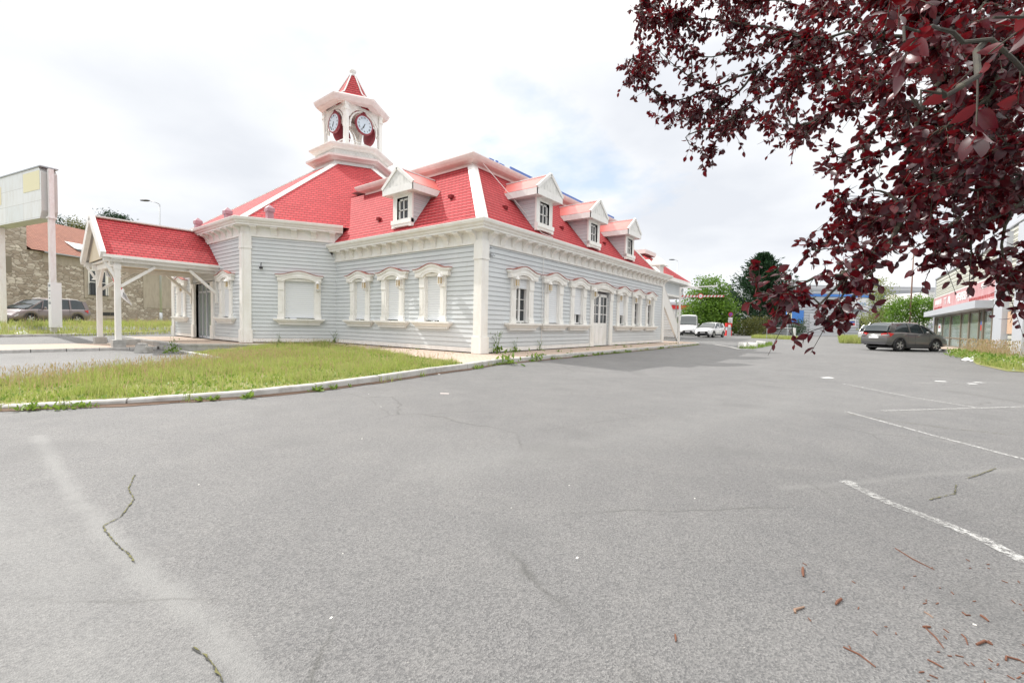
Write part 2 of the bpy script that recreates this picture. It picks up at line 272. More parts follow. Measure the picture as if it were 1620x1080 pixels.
# ------------------------------------------------------------------ mesh helpers
class MB:
    def __init__(s, M=None): s.v = []; s.f = []; s.uv = []; s.M = M or Matrix.Identity(4)
    def p(s, pts): 
        b = len(s.v); s.v += [tuple(s.M @ Vector(q)) for q in pts]; return b
    def face(s, pts, uv=None):
        b = s.p(pts); s.f.append(tuple(range(b, b+len(pts)))); s.uv.append(uv)
    def box(s, x0, x1, y0, y1, z0, z1, M=None):
        q = [(x, y, z) for z in (z0, z1) for y in (y0, y1) for x in (x0, x1)]
        if M is not None: q = [tuple(M @ Vector(k)) for k in q]
        b = s.p(q)
        for f in ((0, 2, 3, 1), (4, 5, 7, 6), (0, 1, 5, 4), (2, 6, 7, 3), (0, 4, 6, 2), (1, 3, 7, 5)): s.f.append(tuple(b+i for i in f)); s.uv.append(None)
    def bar(s, a, c, w, h=None, up=(0, 0, 1)):
        a, c = Vector(a), Vector(c); d = (c-a); n = d.length; d.normalize(); u = Vector(up)
        if abs(d.dot(u)) > .98: u = Vector((1, 0, 0))
        r = d.cross(u).normalized(); u2 = r.cross(d); h = h or w
        M = Matrix(((d.x, r.x, u2.x, a.x), (d.y, r.y, u2.y, a.y), (d.z, r.z, u2.z, a.z), (0, 0, 0, 1)))
        s.box(0, n, -w/2, w/2, -h/2, h/2, M)
    def tube(s, pts, rad, n=8, cap=True):
        pts = [Vector(q) for q in pts]; rads = rad if isinstance(rad, (list, tuple)) else [rad]*len(pts); rings = []
        for i, q in enumerate(pts):
            d = (pts[min(i+1, len(pts)-1)]-pts[max(i-1, 0)]).normalized(); u = Vector((0, 0, 1)) if abs(d.z) < .95 else Vector((1, 0, 0))
            r = d.cross(u).normalized(); w = r.cross(d)
            rings.append(s.p([q+(r*math.cos(2*math.pi*k/n)+w*math.sin(2*math.pi*k/n))*rads[i] for k in range(n)]))
        for a, b in zip(rings, rings[1:]):
            for k in range(n): s.f.append((a+k, a+(k+1) % n, b+(k+1) % n, b+k)); s.uv.append(None)
        if cap:
            s.f.append(tuple(rings[0]+k for k in range(n))[::-1]); s.f.append(tuple(rings[-1]+k for k in range(n))); s.uv += [None, None]
    def lathe(s, prof, c=(0, 0, 0), n=24, axis='z', ph=0):
        rings = []
        for r, h in prof:
            q = []
            for k in range(n):
                a = ph+2*math.pi*k/n; x, y = r*math.cos(a), r*math.sin(a)
                q.append({'z': (c[0]+x, c[1]+y, c[2]+h), 'y': (c[0]+x, c[1]+h, c[2]+y), 'x': (c[0]+h, c[1]+x, c[2]+y)}[axis])
            rings.append(s.p(q))
        for a, b in zip(rings, rings[1:]):
            for k in range(n): s.f.append((a+k, a+(k+1) % n, b+(k+1) % n, b+k)); s.uv.append(None)
    def prism(s, poly, y0, y1):    # polygon in x,z pushed from y0 to y1
        n = len(poly); a = s.p([(x, y0, z) for x, z in poly]); b = s.p([(x, y1, z) for x, z in poly])
        s.f.append(tuple(range(a, a+n))); s.f.append(tuple(range(b+n-1, b-1, -1))); s.uv += [None, None]
        for k in range(n): s.f.append((a+(k+1) % n, a+k, b+k, b+(k+1) % n)); s.uv.append(None)
    def strip(s, xs, zt, zb, y0, y1):  # solid between curves zt and zb over xs
        for i in range(len(xs)-1):
            s.prism([(xs[i], zb[i]), (xs[i+1], zb[i+1]), (xs[i+1], zt[i+1]), (xs[i], zt[i])], y0, y1)
    def build(s, name, m, parent=None, smooth=False, loc=None, rz=0, **tags):
        me = bpy.data.meshes.new(name); me.from_pydata(s.v, [], s.f)
        if any(u is not None for u in s.uv):
            l = me.uv_layers.new(name='UVMap'); k = 0
            for f, u in zip(s.f, s.uv):
                for j in range(len(f)): l.data[k].uv = u[j] if u else (0, 0); k += 1
        me.materials.append(MATS[m]); me.validate(); me.update()
        if smooth: me.polygons.foreach_set('use_smooth', [True]*len(me.polygons))
        o = bpy.data.objects.new(name, me); C.objects.link(o)
        if parent: o.parent = parent
        if loc is not None: o.location = loc
        o.rotation_euler = (0, 0, rz)
        for k, v in tags.items(): o[k] = v
        return o
def tag(o, label=None, cat=None, group=None, kind=None):
    for k, v in (('label', label), ('category', cat), ('group', group), ('kind', kind)):
        if v: o[k] = v
    return o
def empty(name, loc=(0, 0, 0), rz=0, parent=None):
    o = bpy.data.objects.new(name, None); C.objects.link(o); o.location = loc; o.rotation_euler = (0, 0, rz); o.empty_display_size = .2
    if parent: o.parent = parent
    return o
KIDS = {}
def kids(o): return [c for c in C.objects if c.parent == o]
def copy_tree(o, parent=None):
    ch = kids(o); c = o.copy(); C.objects.link(c); c.parent = parent
    for k in ch: copy_tree(k, c)
    return c
def npmesh(name, verts, faces, m, parent=None, smooth=False):   # verts (N,3), faces (F,k) arrays
    verts = np.asarray(verts, np.float32); faces = np.asarray(faces, np.int32); k = faces.shape[1]
    me = bpy.data.meshes.new(name); me.vertices.add(len(verts)); me.vertices.foreach_set('co', verts.ravel())
    me.loops.add(faces.size); me.loops.foreach_set('vertex_index', faces.ravel())
    me.polygons.add(len(faces)); me.polygons.foreach_set('loop_start', np.arange(len(faces), dtype=np.int32)*k)
    try: me.polygons.foreach_set('loop_total', np.full(len(faces), k, np.int32))
    except Exception: pass
    me.materials.append(MATS[m]); me.update(calc_edges=True); me.validate()
    if smooth: me.polygons.foreach_set('use_smooth', np.ones(len(me.polygons), bool))
    o = bpy.data.objects.new(name, me); C.objects.link(o)
    if parent: o.parent = parent
    return o
def text_mesh(name, body, size, m, parent=None, extrude=.01, M=None, sx=1.0):
    cu = bpy.data.curves.new(name, 'FONT'); cu.body = body; cu.size = size; cu.extrude = extrude; cu.align_x = 'CENTER'; cu.align_y = 'CENTER'
    t = bpy.data.objects.new(name, cu); C.objects.link(t); dg = bpy.context.evaluated_depsgraph_get(); dg.update()
    me = bpy.data.meshes.new_from_object(t.evaluated_get(dg)); bpy.data.objects.remove(t)
    if sx != 1: me.transform(Matrix.Diagonal((sx, 1, 1, 1)))
    me.transform(Matrix.Rotation(R(90), 4, 'X'))
    if M is not None: me.transform(M)
    me.materials.clear(); me.materials.append(MATS[m])
    o = bpy.data.objects.new(name, me); C.objects.link(o)
    if parent: o.parent = parent
    return o
def unit(v): return v/(np.linalg.norm(v, axis=-1, keepdims=True)+1e-9)
def leaves(pos, dirs, size, width=.5, fold=.25, rs=rng, droop=.15):
    """pos (N,3) stalk ends, dirs (N,3) pointing along each leaf; returns vertices and triangles"""
    n = len(pos); d = unit(dirs); up = rs.normal(size=(n, 3)); s = unit(np.cross(d, up)); nn = np.cross(s, d)
    L_ = (size*rs.uniform(.65, 1.2, n))[:, None]; w = L_*width*.5
    v0 = pos; v1 = pos+d*L_*.35+s*w*.9+nn*w*fold; v2 = pos+d*L_*.72+s*w*.75+nn*w*fold-nn*L_*droop*.4
    v3 = pos+d*L_-nn*L_*droop; v4 = pos+d*L_*.72-s*w*.75+nn*w*fold-nn*L_*droop*.4; v5 = pos+d*L_*.35-s*w*.9+nn*w*fold; v6 = pos+d*L_*.55-nn*L_*droop*.2
    V = np.stack([v0, v1, v2, v3, v4, v5, v6], 1).reshape(-1, 3); b = (np.arange(n)*7)[:, None, None]
    T = np.array([[0, 1, 6], [1, 2, 6], [2, 3, 6], [3, 4, 6], [4, 5, 6], [5, 0, 6]])[None]
    return V, (T+b).reshape(-1, 3)
def fine_leaves(pos, dirs, size, width=.6, rs=rng, droop=.18):
    n = len(pos); d = unit(dirs); s = unit(np.cross(d, rs.normal(size=(n, 3)))); nn = np.cross(s, d); L_ = (size*rs.uniform(.6, 1.2, n))[:, None]; w = L_*width*.5*rs.uniform(.8, 1.15, n)[:, None]; rows = [pos]
    for t, ww in ((.14, .52), (.36, .98), (.62, .92), (.85, .48)):
        c = pos+d*L_*t-nn*L_*droop*t*t; rows += [c+s*w*ww+nn*w*.22*ww, c, c-s*w*ww+nn*w*.22*ww]
    rows.append(pos+d*L_-nn*L_*droop*1.1); V = np.stack(rows, 1).reshape(-1, 3); T = [[0, 1, 2], [0, 2, 3]]
    for k in range(3):
        a = 1+3*k
        for j in (0, 1): T += [[a+j, a+3+j, a+4+j], [a+j, a+4+j, a+1+j]]
    T += [[10, 13, 11], [11, 13, 12]]; return V, (np.array(T)[None]+(np.arange(n)*14)[:, None, None]).reshape(-1, 3)
def blades(xy, z, h, w, rs=rng, lean=.35):
    n = len(xy); a = rs.uniform(0, 2*np.pi, n); s = np.stack([np.cos(a), np.sin(a), np.zeros(n)], 1)*(w/2)[:, None]
    b = rs.uniform(0, 2*np.pi, n); le = (rs.uniform(.1, 1, n)*lean*h)[:, None]*np.stack([np.cos(b), np.sin(b), np.zeros(n)], 1)
    base = np.column_stack([xy, z]); mid = base+le*.35+np.stack([np.zeros(n), np.zeros(n), h*.6], 1); top = base+le+np.stack([np.zeros(n), np.zeros(n), h], 1)
    V = np.stack([base-s, base+s, mid+s*.8, mid-s*.8, top], 1).reshape(-1, 3); k = (np.arange(n)*5)[:, None, None]
    T = np.array([[0, 1, 2], [0, 2, 3], [3, 2, 4]])[None]
    return V, (T+k).reshape(-1, 3)
def merge(parts):
    vs, fs, b = [], [], 0
    for v, f in parts: vs.append(v); fs.append(f+b); b += len(v)
    return np.concatenate(vs), np.concatenate(fs)
G_VEC = np.vectorize(g)
# ================================================================== the setting
def axis_coords(lo, hi, step, far):
    a = list(np.arange(lo, hi+1e-6, step)); s = step; x = lo
    pre = []
    while x > -far: s *= 1.5; x -= s; pre.append(x)
    s = step; x = hi; post = []
    while x < far: s *= 1.5; x += s; post.append(x)
    return np.array(pre[::-1]+a+post)
gx, gy = axis_coords(-48, 26, .75, 1800), axis_coords(-22, 75, .75, 1800)
X, Y = np.meshgrid(gx, gy); Zg = G_VEC(np.clip(X, -300, 300), np.clip(Y, -300, 300))
nx, ny = len(gx), len(gy); idx = np.arange(nx*ny).reshape(ny, nx)
F4 = np.stack([idx[:-1, :-1], idx[:-1, 1:], idx[1:, 1:], idx[1:, :-1]], -1).reshape(-1, 4)
tag(npmesh('road', np.column_stack([X.ravel(), Y.ravel(), Zg.ravel()]), F4, 'asphalt', smooth=True), kind='structure')

def inside(px, py, poly):
    c = np.zeros(px.shape, bool); n = len(poly)
    for i in range(n):
        (x1, y1), (x2, y2) = poly[i], poly[(i+1) % n]
        m = ((y1 > py) != (y2 > py)) & (px < (x2-x1)*(py-y1)/(y2-y1+1e-12)+x1); c ^= m
    return c
def sheet(name, poly, zf, m, step=.35, kind='structure', skirt=0):
    """flat region draped on a height function: triangulated polygon cut by a grid"""
    import bmesh
    bm = bmesh.new(); vs = [bm.verts.new((x, y, 0)) for x, y in poly]; bm.faces.new(vs)
    xs = [p[0] for p in poly]; ys = [p[1] for p in poly]
    for ax, lo, hi in ((0, min(xs), max(xs)), (1, min(ys), max(ys))):
        v = lo+step
        while v < hi:
            co = [0, 0, 0]; no = [0, 0, 0]; co[ax] = v; no[ax] = 1
            bmesh.ops.bisect_plane(bm, geom=bm.verts[:]+bm.edges[:]+bm.faces[:], plane_co=co, plane_no=no); v += step
    for v in bm.verts: v.co.z = zf(v.co.x, v.co.y)
    bmesh.ops.recalc_face_normals(bm, faces=bm.faces[:])
    if sum(f.normal.z for f in bm.faces) < 0: bmesh.ops.reverse_faces(bm, faces=bm.faces[:])
    me = bpy.data.meshes.new(name); bm.to_mesh(me); bm.free(); me.materials.append(MATS[m])
    o = bpy.data.objects.new(name, me); C.objects.link(o); tag(o, kind=kind); return o
def resample(pts, step):
    out = []; 
    for (a, b) in zip(pts, pts[1:]):
        a, b = Vector(a), Vector(b); n = max(1, round((b-a).length/step))
        out += [a.lerp(b, i/n) for i in range(n)]
    return out+[Vector(pts[-1])]
def kerb(name, pts, width, depth, joint=1.0, side=1, m='kerb_stone'):
    """kerb stones laid end to end; pts run along the top road-side edge (x,y,z); side=+1 body lies to the left"""
    mb = MB(); q = resample(pts, joint)
    nr = []
    for i in range(len(q)):
        d = q[min(i+1, len(q)-1)]-q[max(i-1, 0)]; nr.append(Vector((-d.y, d.x, 0)).normalized()*side)
    for i in range(len(q)-1):
        a, b = q[i], q[i+1]; d = (b-a).normalized(); j = .006+rnd.random()*.006; a2, b2 = a+d*j, b-d*j
        dz = rnd.uniform(-.006, .006); dn = rnd.uniform(-.008, .008)
        na, nb = nr[i], nr[i+1]; z = Vector((0, 0, 1)); ch = .02
        ra = [a2+na*(dn-.012)-z*depth, a2+na*(dn)-z*ch+z*dz, a2+na*(dn+ch)+z*dz, a2+na*width+z*dz, a2+na*width-z*depth]
        rb = [b2+nb*(dn-.012)-z*depth, b2+nb*(dn)-z*ch+z*dz, b2+nb*(dn+ch)+z*dz, b2+nb*width+z*dz, b2+nb*width-z*depth]
        for k in range(4): mb.face([ra[k], rb[k], rb[k+1], ra[k+1]])
        mb.face(ra[::-1]); mb.face(rb)
    return tag(mb.build(name, m), kind='structure')
# main kerb: from beyond the left edge of the photo round to the far end of the building
kp = [(740, 575), (690, 581), (600, 594), (500, 607), (400, 617), (300, 624), (200, 631), (100, 636), (0, 641)]
K = []
for px, py in kp:
    zt = -0.09*(1-min(1, px/740)); q = PZ(px, py, zt); K.append((q[0], q[1], zt))
K.append((K[-1][0]-.55, K[-1][1]-1.3, -.1)); K.append((K[-1][0]-1.6, K[-1][1]-2.0, -.11)); K.append((K[-1][0]-3, K[-1][1]-2.0, -.13))
K = K[::-1]+[(2.1, -1.6, 0), (2.08, 2, 0), (2.1, 10, 0), (2.06, 22.4, .0), (1.6, 23.6, .0), (.4, 24.2, 0.0), (-4, 24.4, 0)]
kerb('kerb', K, .13, .5, 1.0, 1)
inner = [(p[0]-.12, p[1]) for p in K]
# brick paving between the walls and the kerb
i0 = next(i for i, p in enumerate(K) if p[1] > -4.4)
pav = [(-9.9, .2), (-.05, .2), (-.05, 20.3), (-4, 20.3), (-4, 24.3)]+[(x, y) for x, y in inner[i0:]][::-1][1:]+[(-9.6, -.75)]
sheet('paving', pav, lambda x, y: -.012, 'pavers', 1.0)
# lawn
def lz(x, y): return -0.035-.31*S(2, -11, x)*S(-2.5, -6.2, y)-.06*S(-7, -12, y)
LOT = [tuple(P(a, b, .0)[:2]) for a, b in ((330, 580), (250, 588), (170, 596), (90, 604), (0, 613))]
lawn_poly = [(x, y) for x, y in inner[:i0+1]]+[(-9.6, -.75), (-9.9, -.2), (-9.9, -2.4), (-11.8, -6.02), (-8, -6.15), (-4.2, -6.5)]+LOT+[(LOT[-1][0]-2.4, LOT[-1][1]-4.5), (-9, -19.5)]
sheet('lawn_soil', lawn_poly, lz, 'soil', .5)
kerb('kerb', [(-11.9, -6.0, -.29), (-8, -6.15, -.26), (-4.3, -6.5, -.2)], .1, .3, .8, 1)
LP = np.array(lawn_poly)
def seg_dist(px, py, line):
    d = np.full(px.shape, 1e9)
    for (a, b) in zip(line, line[1:]):
        ax, ay = a[:2]; bx, by = b[:2]; t = np.clip(((px-ax)*(bx-ax)+(py-ay)*(by-ay))/((bx-ax)**2+(by-ay)**2+1e-9), 0, 1)
        d = np.minimum(d, np.hypot(px-ax-t*(bx-ax), py-ay-t*(by-ay)))
    return d
def grass_field(n, rs):
    x = rs.uniform(-10, 4.4, n*3); y = rs.uniform(-16.5, -.2, n*3)
    ok = inside(x, y, lawn_poly); x, y = x[ok][:n], y[ok][:n]
    return x, y
x, y = grass_field(135000, rng)
clump = .5+.5*np.sin(x*2.1+np.sin(y*1.7)*1.5)*np.sin(y*2.6+np.sin(x*1.3)*2)
clump = np.clip(.6*clump+.4*(.5+.5*np.sin(x*5.3+2*np.sin(y*3.1))*np.sin(y*6.1+2*np.sin(x*2.7)))+rng.normal(0, .18, len(x)), 0, 1)
lot_line = [(-4.2, -6.5)]+LOT
dl = seg_dist(x, y, lot_line); tall = np.exp(-(dl/1.1)**2)
dk = seg_dist(x, y, K)
keep = (rng.random(len(x)) < (.10+.90*clump)) & (dk > .02+.0*x)
h = (.04+.17*clump**1.6+.10*tall)*rng.uniform(.6, 1.25, len(x))*np.clip(.45+dk/.8, .45, 1); h[keep & (rng.random(len(x)) < .03)] *= 1.7
x, y, h, tall = x[keep], y[keep], h[keep], tall[keep]
z = np.array([lz(a, b) for a, b in zip(x, y)])-.01
Vb, Fb = blades(np.column_stack([x, y]), z, h, rng.uniform(.006, .014, len(x)), lean=.5)
tag(npmesh('grass', Vb, Fb, 'grass_blade'), kind='stuff')
tf = []; trs = np.random.default_rng(31)
for _ in range(95):
    tx, ty = grass_field(1, trs); 
    if not len(tx): continue
    k = int(trs.integers(25, 70)); xy = np.column_stack([tx[0]+trs.normal(0, .13, k), ty[0]+trs.normal(0, .13, k)]); ok = (seg_dist(xy[:, 0], xy[:, 1], K) > .2) & inside(xy[:, 0], xy[:, 1], lawn_poly); xy = xy[ok]
    if len(xy): tf.append(blades(xy, np.array([lz(a, b)-.01 for a, b in xy]), trs.uniform(.16, .36, len(xy))*trs.uniform(.7, 1.1), trs.uniform(.006, .013, len(xy)), lean=.6))
tag(npmesh('grass_tufts', *merge(tf), 'grass_blade'), kind='stuff')
# thin seed stalks, pale and tawny, mostly along the parking side
sx, sy = grass_field(26000, np.random.default_rng(5)); d2 = seg_dist(sx, sy, lot_line); ok = np.random.default_rng(6).random(len(sx)) < (.10+.75*np.exp(-(d2/1.3)**2)); sx, sy = sx[ok], sy[ok]
hh = rng.uniform(.14, .34, len(sx)); sz = np.array([lz(a, b) for a, b in zip(sx, sy)])
Va, Fa = blades(np.column_stack([sx, sy]), sz, hh, np.full(len(sx), .0045), lean=.25)
tip = Va.reshape(-1, 5, 3)[:, 4]; n = len(tip); dd = unit(np.column_stack([rng.normal(0, .25, n), rng.normal(0, .25, n), np.ones(n)]))
Vl, Fl = leaves(tip-dd*.05, dd, .08, .16)
tag(npmesh('seed_stalks', *merge([(Va, Fa), (Vl, Fl)]), 'dry_grass'), kind='stuff')
# clover and broad weeds low in the lawn
cx_, cy_ = grass_field(9000, np.random.default_rng(9)); n = len(cx_); cz = np.array([lz(a, b) for a, b in zip(cx_, cy_)])
dd = np.column_stack([rng.normal(0, 1, n), rng.normal(0, 1, n), rng.uniform(.2, 1.2, n)])
Vl, Fl = leaves(np.column_stack([cx_, cy_, cz+.02]), dd, .07, .6)
tag(npmesh('clover', Vl, Fl, 'weed_leaf'), kind='stuff')

# entrance terrace and walkway
terr = [(-12.0, -6.02), (-9.75, -2.15), (-9.75, -.0), (-24, -0.), (-24, -6.02)]
mb = MB()
tv = [(x_, y_, -.025) for x_, y_ in terr]; tb = [(x_, y_, -.6) for x_, y_ in terr]
for i in (0, 4): mb.face([tv[i], tb[i], tb[(i+1) % 5], tv[(i+1) % 5]])
# pale coping along the edge
for a, b in (((-24, -6.02), (-12.0, -6.02)), ((-12.0, -6.02), (-9.75, -2.15))):
    A_, B_ = Vector((*a, 0)), Vector((*b, 0)); d = (B_-A_).normalized(); nn = Vector((-d.y, d.x, 0))
    q = [A_-nn*.03, B_-nn*.03, B_+nn*.22, A_+nn*.22]
    mb.face([(*k[:2], -.018) for k in q]); mb.face([(*q[0][:2], -.018), (*q[0][:2], -.10), (*q[1][:2], -.10), (*q[1][:2], -.018)]); mb.face([(*q[0][:2], -.10), (*A_[:2], -.10), (*B_[:2], -.10), (*q[1][:2], -.10)])
tag(mb.build('terrace_edge', 'concrete'), kind='structure')
sheet('terrace', [(-12.12, -5.85), (-9.85, -2.1), (-9.85, .4), (-24, .4), (-24, -5.85)], lambda x, y: -.024, 'pavers', 2.0)
pz = lambda x, y: g(-16.5, y)+.13
sheet('walkway', [(-19.2, -6.05), (-19.2, -28), (-14.75, -28), (-14.75, -6.05)], pz, 'pavers', 1.0)
kerb('kerb', [(-14.7, -28, pz(0, -28)), (-14.7, -6.1, pz(0, -6))], .12, .3, 1.0, 1)
kerb('kerb', [(-19.3, -6.1, pz(0, -6)), (-19.3, -28, pz(0, -28))], .12, .3, 1.0, 1)
kerb('kerb', [(-21.9, -26, g(-22, -26)+.12), (-21.6, -10.5, g(-22, -10)+.12), (-22.4, -7.3, g(-22.4, -7)+.12), (-23.4, -4.0, g(-23, -7)+.13)], .14, .3, 1.0, 1)
# grass bank on the far left
def lat_dep(x, y):
    dx, dy = x-CAM[0], y-CAM[1]; return dx*RH[0]+dy*RH[1], dx*FH[0]+dy*FH[1]
n = 90000; x = rng.uniform(-48, -21.8, n); y = rng.uniform(-15, 26, n); la, de = lat_dep(x, y)
ok = (la > -28.4) & (la/de > -1.22) & (la/de < -.70) & (x < -22.0+.25*np.minimum(0, -(y+7)))
x, y, la, de = x[ok], y[ok], la[ok], de[ok]; z = G_VEC(x, y)+.01
cl = .5+.5*np.sin(x*1.4+np.sin(y))*np.sin(y*1.9); h = (.18+.22*cl)*rng.uniform(.6, 1.4, len(x))
V1, F1_ = blades(np.column_stack([x, y]), z, h, rng.uniform(.012, .03, len(x)), lean=.5)
tag(npmesh('grass_bank', V1, F1_, 'grass_blade'), kind='stuff')
q = rng.random(len(x)) < .10; V1, F1_ = blades(np.column_stack([x[q], y[q]]), z[q], h[q]*1.5+.12, np.full(q.sum(), .012), lean=.3)
tag(npmesh('dry_stalks', V1, F1_, 'dry_grass'), kind='stuff')
sheet('bank_soil', [(-22.0, -26), (-21.75, -10.5), (-22.5, -7.3), (-24, -3), (-31, 24), (-48, 40), (-60, 40), (-60, -26)], lambda x, y: g(x, y)+.006, 'soil', 1.5)

# ------------------------------------------------ painted lines, cracks, worn strips (thin sheets on the road)
def ribbon(name, pts, w, m, off=.004, jag=0.0, step=.25):
    q = resample([(p[0], p[1], 0) for p in pts], step); mb = MB(); rs = []
    for i, p in enumerate(q):
        d = (q[min(i+1, len(q)-1)]-q[max(i-1, 0)]); nn = Vector((-d.y, d.x, 0)).normalized(); ww = w*(1+rnd.uniform(-jag, jag)*1.0)/2; p = p+nn*rnd.uniform(-jag, jag)*w*.6
        rs.append([(k.x, k.y, g(k.x, k.y)+off) for k in (p-nn*ww, p+nn*ww)])
    for a, b in zip(rs, rs[1:]): mb.face([a[0], b[0], b[1], a[1]], [(0, 0), (1, 0), (1, 1), (0, 1)])
    return tag(mb.build(name, m), kind='structure')
def pxl(*pts): return [P(a, b) for a, b in pts]
for pts, w, m in (((( 1337, 651), (1480, 690), (1640, 732)), .055, 'road_paint'), (((1334, 607), (1440, 628), (1545, 645)), .06, 'road_paint'), (((1334, 761), (1405, 795), (1500, 832)), .085, 'road_paint_worn'),
                  (((1500, 832), (1560, 858), (1625, 892)), .085, 'road_paint'), (((1395, 650), (1500, 647), (1640, 643)), .09, 'road_paint_worn'), (((1328, 585), (1350, 588)), .09, 'road_paint_worn'),
                  (((1600, 584), (1660, 590)), .1, 'road_paint'), (((1440, 606), (1640, 605)), .07, 'road_paint_worn'), (((1530, 577), (1575, 580)), .1, 'road_paint'),
                  (((83, 574), (160, 570), (232, 567)), .1, 'road_paint'), (((15, 602), (70, 597), (118, 593)), .1, 'road_paint'), (((262, 580), (310, 576)), .1, 'road_paint_worn'), (((40, 579), (62, 578)), .1, 'road_paint_worn'),
                  (((1333, 761), (1352, 767)), .11, 'road_paint')):
    ribbon('painted_line', pxl(*pts), w, m)
for pts, w in ((((213, 752), (203, 775), (212, 792), (190, 820), (162, 833), (175, 852), (190, 866), (205, 880), (213, 893)), .022), (((305, 1027), (325, 1040), (338, 1058), (352, 1082)), .02), (((1470, 792), (1510, 783), (1512, 768)), .02),
               (((1575, 742), (1550, 752), (1530, 757)), .02), (((1340, 655), (1420, 667), (1500, 678), (1600, 688)), .018)):
    ribbon('crack', pxl(*pts), w*.22, 'crack_dark', .0045, 1.2, .02); ribbon('moss', pxl(*pts), w*.2, 'moss', .0065, 1.6, .022)
# dark damp/oil patch and pale concrete strip beside the far kerb
ribbon('pale_strip', [(2.9, 23.2), (4.5, 20.5), (5.6, 17.8)], .28, 'kerb_stone', .02)
ribbon('pale_strip', pxl((1077, 537.5), (1130, 539.5), (1218, 543)), .35, 'kerb_stone', .012)
ribbon('painted_line', pxl((1186, 544), (1200, 544)), .3, 'road_paint'); ribbon('painted_line', pxl((1240, 543.5), (1256, 543.5)), .3, 'road_paint')
# soil in the gutter and small weeds along the kerb foot
kf = [p for p in K if -16 < p[1] < 23]
mb = MB(); q = resample(kf, .12)
for a, b in zip(q, q[1:]):
    wa = .05+.05*abs(math.sin(a.y*3.1))+rnd.random()*.03; za, zb_ = g(a.x, a.y)+.012, g(b.x, b.y)+.012
    mb.face([(a.x+.0, a.y, za+.02), (b.x, b.y, zb_+.02), (b.x+wa, b.y-.02, zb_-.006), (a.x+wa, a.y-.02, za-.006)])
tag(mb.build('gutter_soil', 'soil_brown'), kind='structure')
pts = []
for p in resample(kf, .10):
    dens = .75 if (-2.2 < p.y < -.2 or 3 < p.y < 9) else .38
    if p.y > 12: dens = .3
    if rnd.random() < dens*abs(math.sin(p.y*1.9+1)): pts.append(p)
lv = []
for p in pts:
    k = rnd.randint(5, 16); s_ = rnd.choice([.05, .07, .09, .13]); b = np.array([[p.x+.06+rnd.uniform(-.03, .06), p.y, g(p.x, p.y)+.01]])+rng.normal(0, .03, (k, 3))*[1, 1, 0]
    lv.append(leaves(b, np.column_stack([rng.normal(.2, .8, k), rng.normal(0, .8, k), rng.uniform(.3, 1.4, k)]), s_, .33))
tag(npmesh('kerb_weeds', *merge(lv), 'weed_leaf'), kind='stuff')
gb = []
for p in resample(kf, .3):
    if rnd.random() < .35*abs(math.sin(p.y*1.3)):
        k = 14; xy = np.array([[p.x+.05, p.y]])+rng.normal(0, .05, (k, 2)); gb.append(blades(xy, np.full(k, g(p.x, p.y)), rng.uniform(.06, .2, k), np.full(k, .008)))
tag(npmesh('kerb_grass', *merge(gb), 'grass_blade'), kind='stuff')
# moss and weeds creeping over the paving at the wall foot
lv = []
for _ in range(34):
    yy = rnd.uniform(-.5, 20); k = rnd.randint(4, 14); b = np.array([[rnd.choice([.05, 1.9, 1.2])+rnd.uniform(-.04, .1), yy, -.01]])+rng.normal(0, .05, (k, 3))*[1, 1, 0]
    lv.append(leaves(b, np.column_stack([rng.normal(0, .8, k), rng.normal(0, .8, k), rng.uniform(.2, 1, k)]), rnd.uniform(.05, .11), .4))
for _ in range(16):
    xx = rnd.uniform(-9.5, -.3); k = rnd.randint(4, 10); b = np.array([[xx, rnd.uniform(-1.0, -.1), -.01]])+rng.normal(0, .04, (k, 3))*[1, 1, 0]
    lv.append(leaves(b, np.column_stack([rng.normal(0, .8, k), rng.normal(0, .8, k), rng.uniform(.2, 1, k)]), rnd.uniform(.05, .1), .4))
tag(npmesh('paving_weeds', *merge(lv), 'weed_leaf'), kind='stuff')
# ================================================================== the clock-tower building
B = tag(empty('clock_tower_building', (-6, 6, 0)), 'pale grey clapboard restaurant with red tiled roofs, dormers and an open clock tower', 'building')
BI = Matrix.Translation((6, -6, 0))           # meshes are written in world coordinates, the building's base point is taken off
def bpart(mb, name, m, smooth=False, label=None):
    mb.v = [(x+6, y-6, z) for x, y, z in mb.v]; o = mb.build(name, m, B, smooth)
    if label: o['label'] = label
    return o
class Wall:      # local x runs to the right seen from outside, y into the wall, z up
    def __init__(s, ox, oy, ang): s.o = (ox, oy); s.a = ang; s.M = Matrix.Translation((ox, oy, 0)) @ Matrix.Rotation(ang, 4, 'Z')
    def place(s, o, x, y=0, z=0):
        p = s.M @ Vector((x, y, z)); o.location = (p.x+6, p.y-6, p.z); o.rotation_euler = (0, 0, s.a); return o
wR = Wall(0, 0, R(90)); wL = Wall(-9.83, 0, 0); wF1 = Wall(-11.85, -3.5, R(60)); wF0 = Wall(-22.25, -3.5, 0)
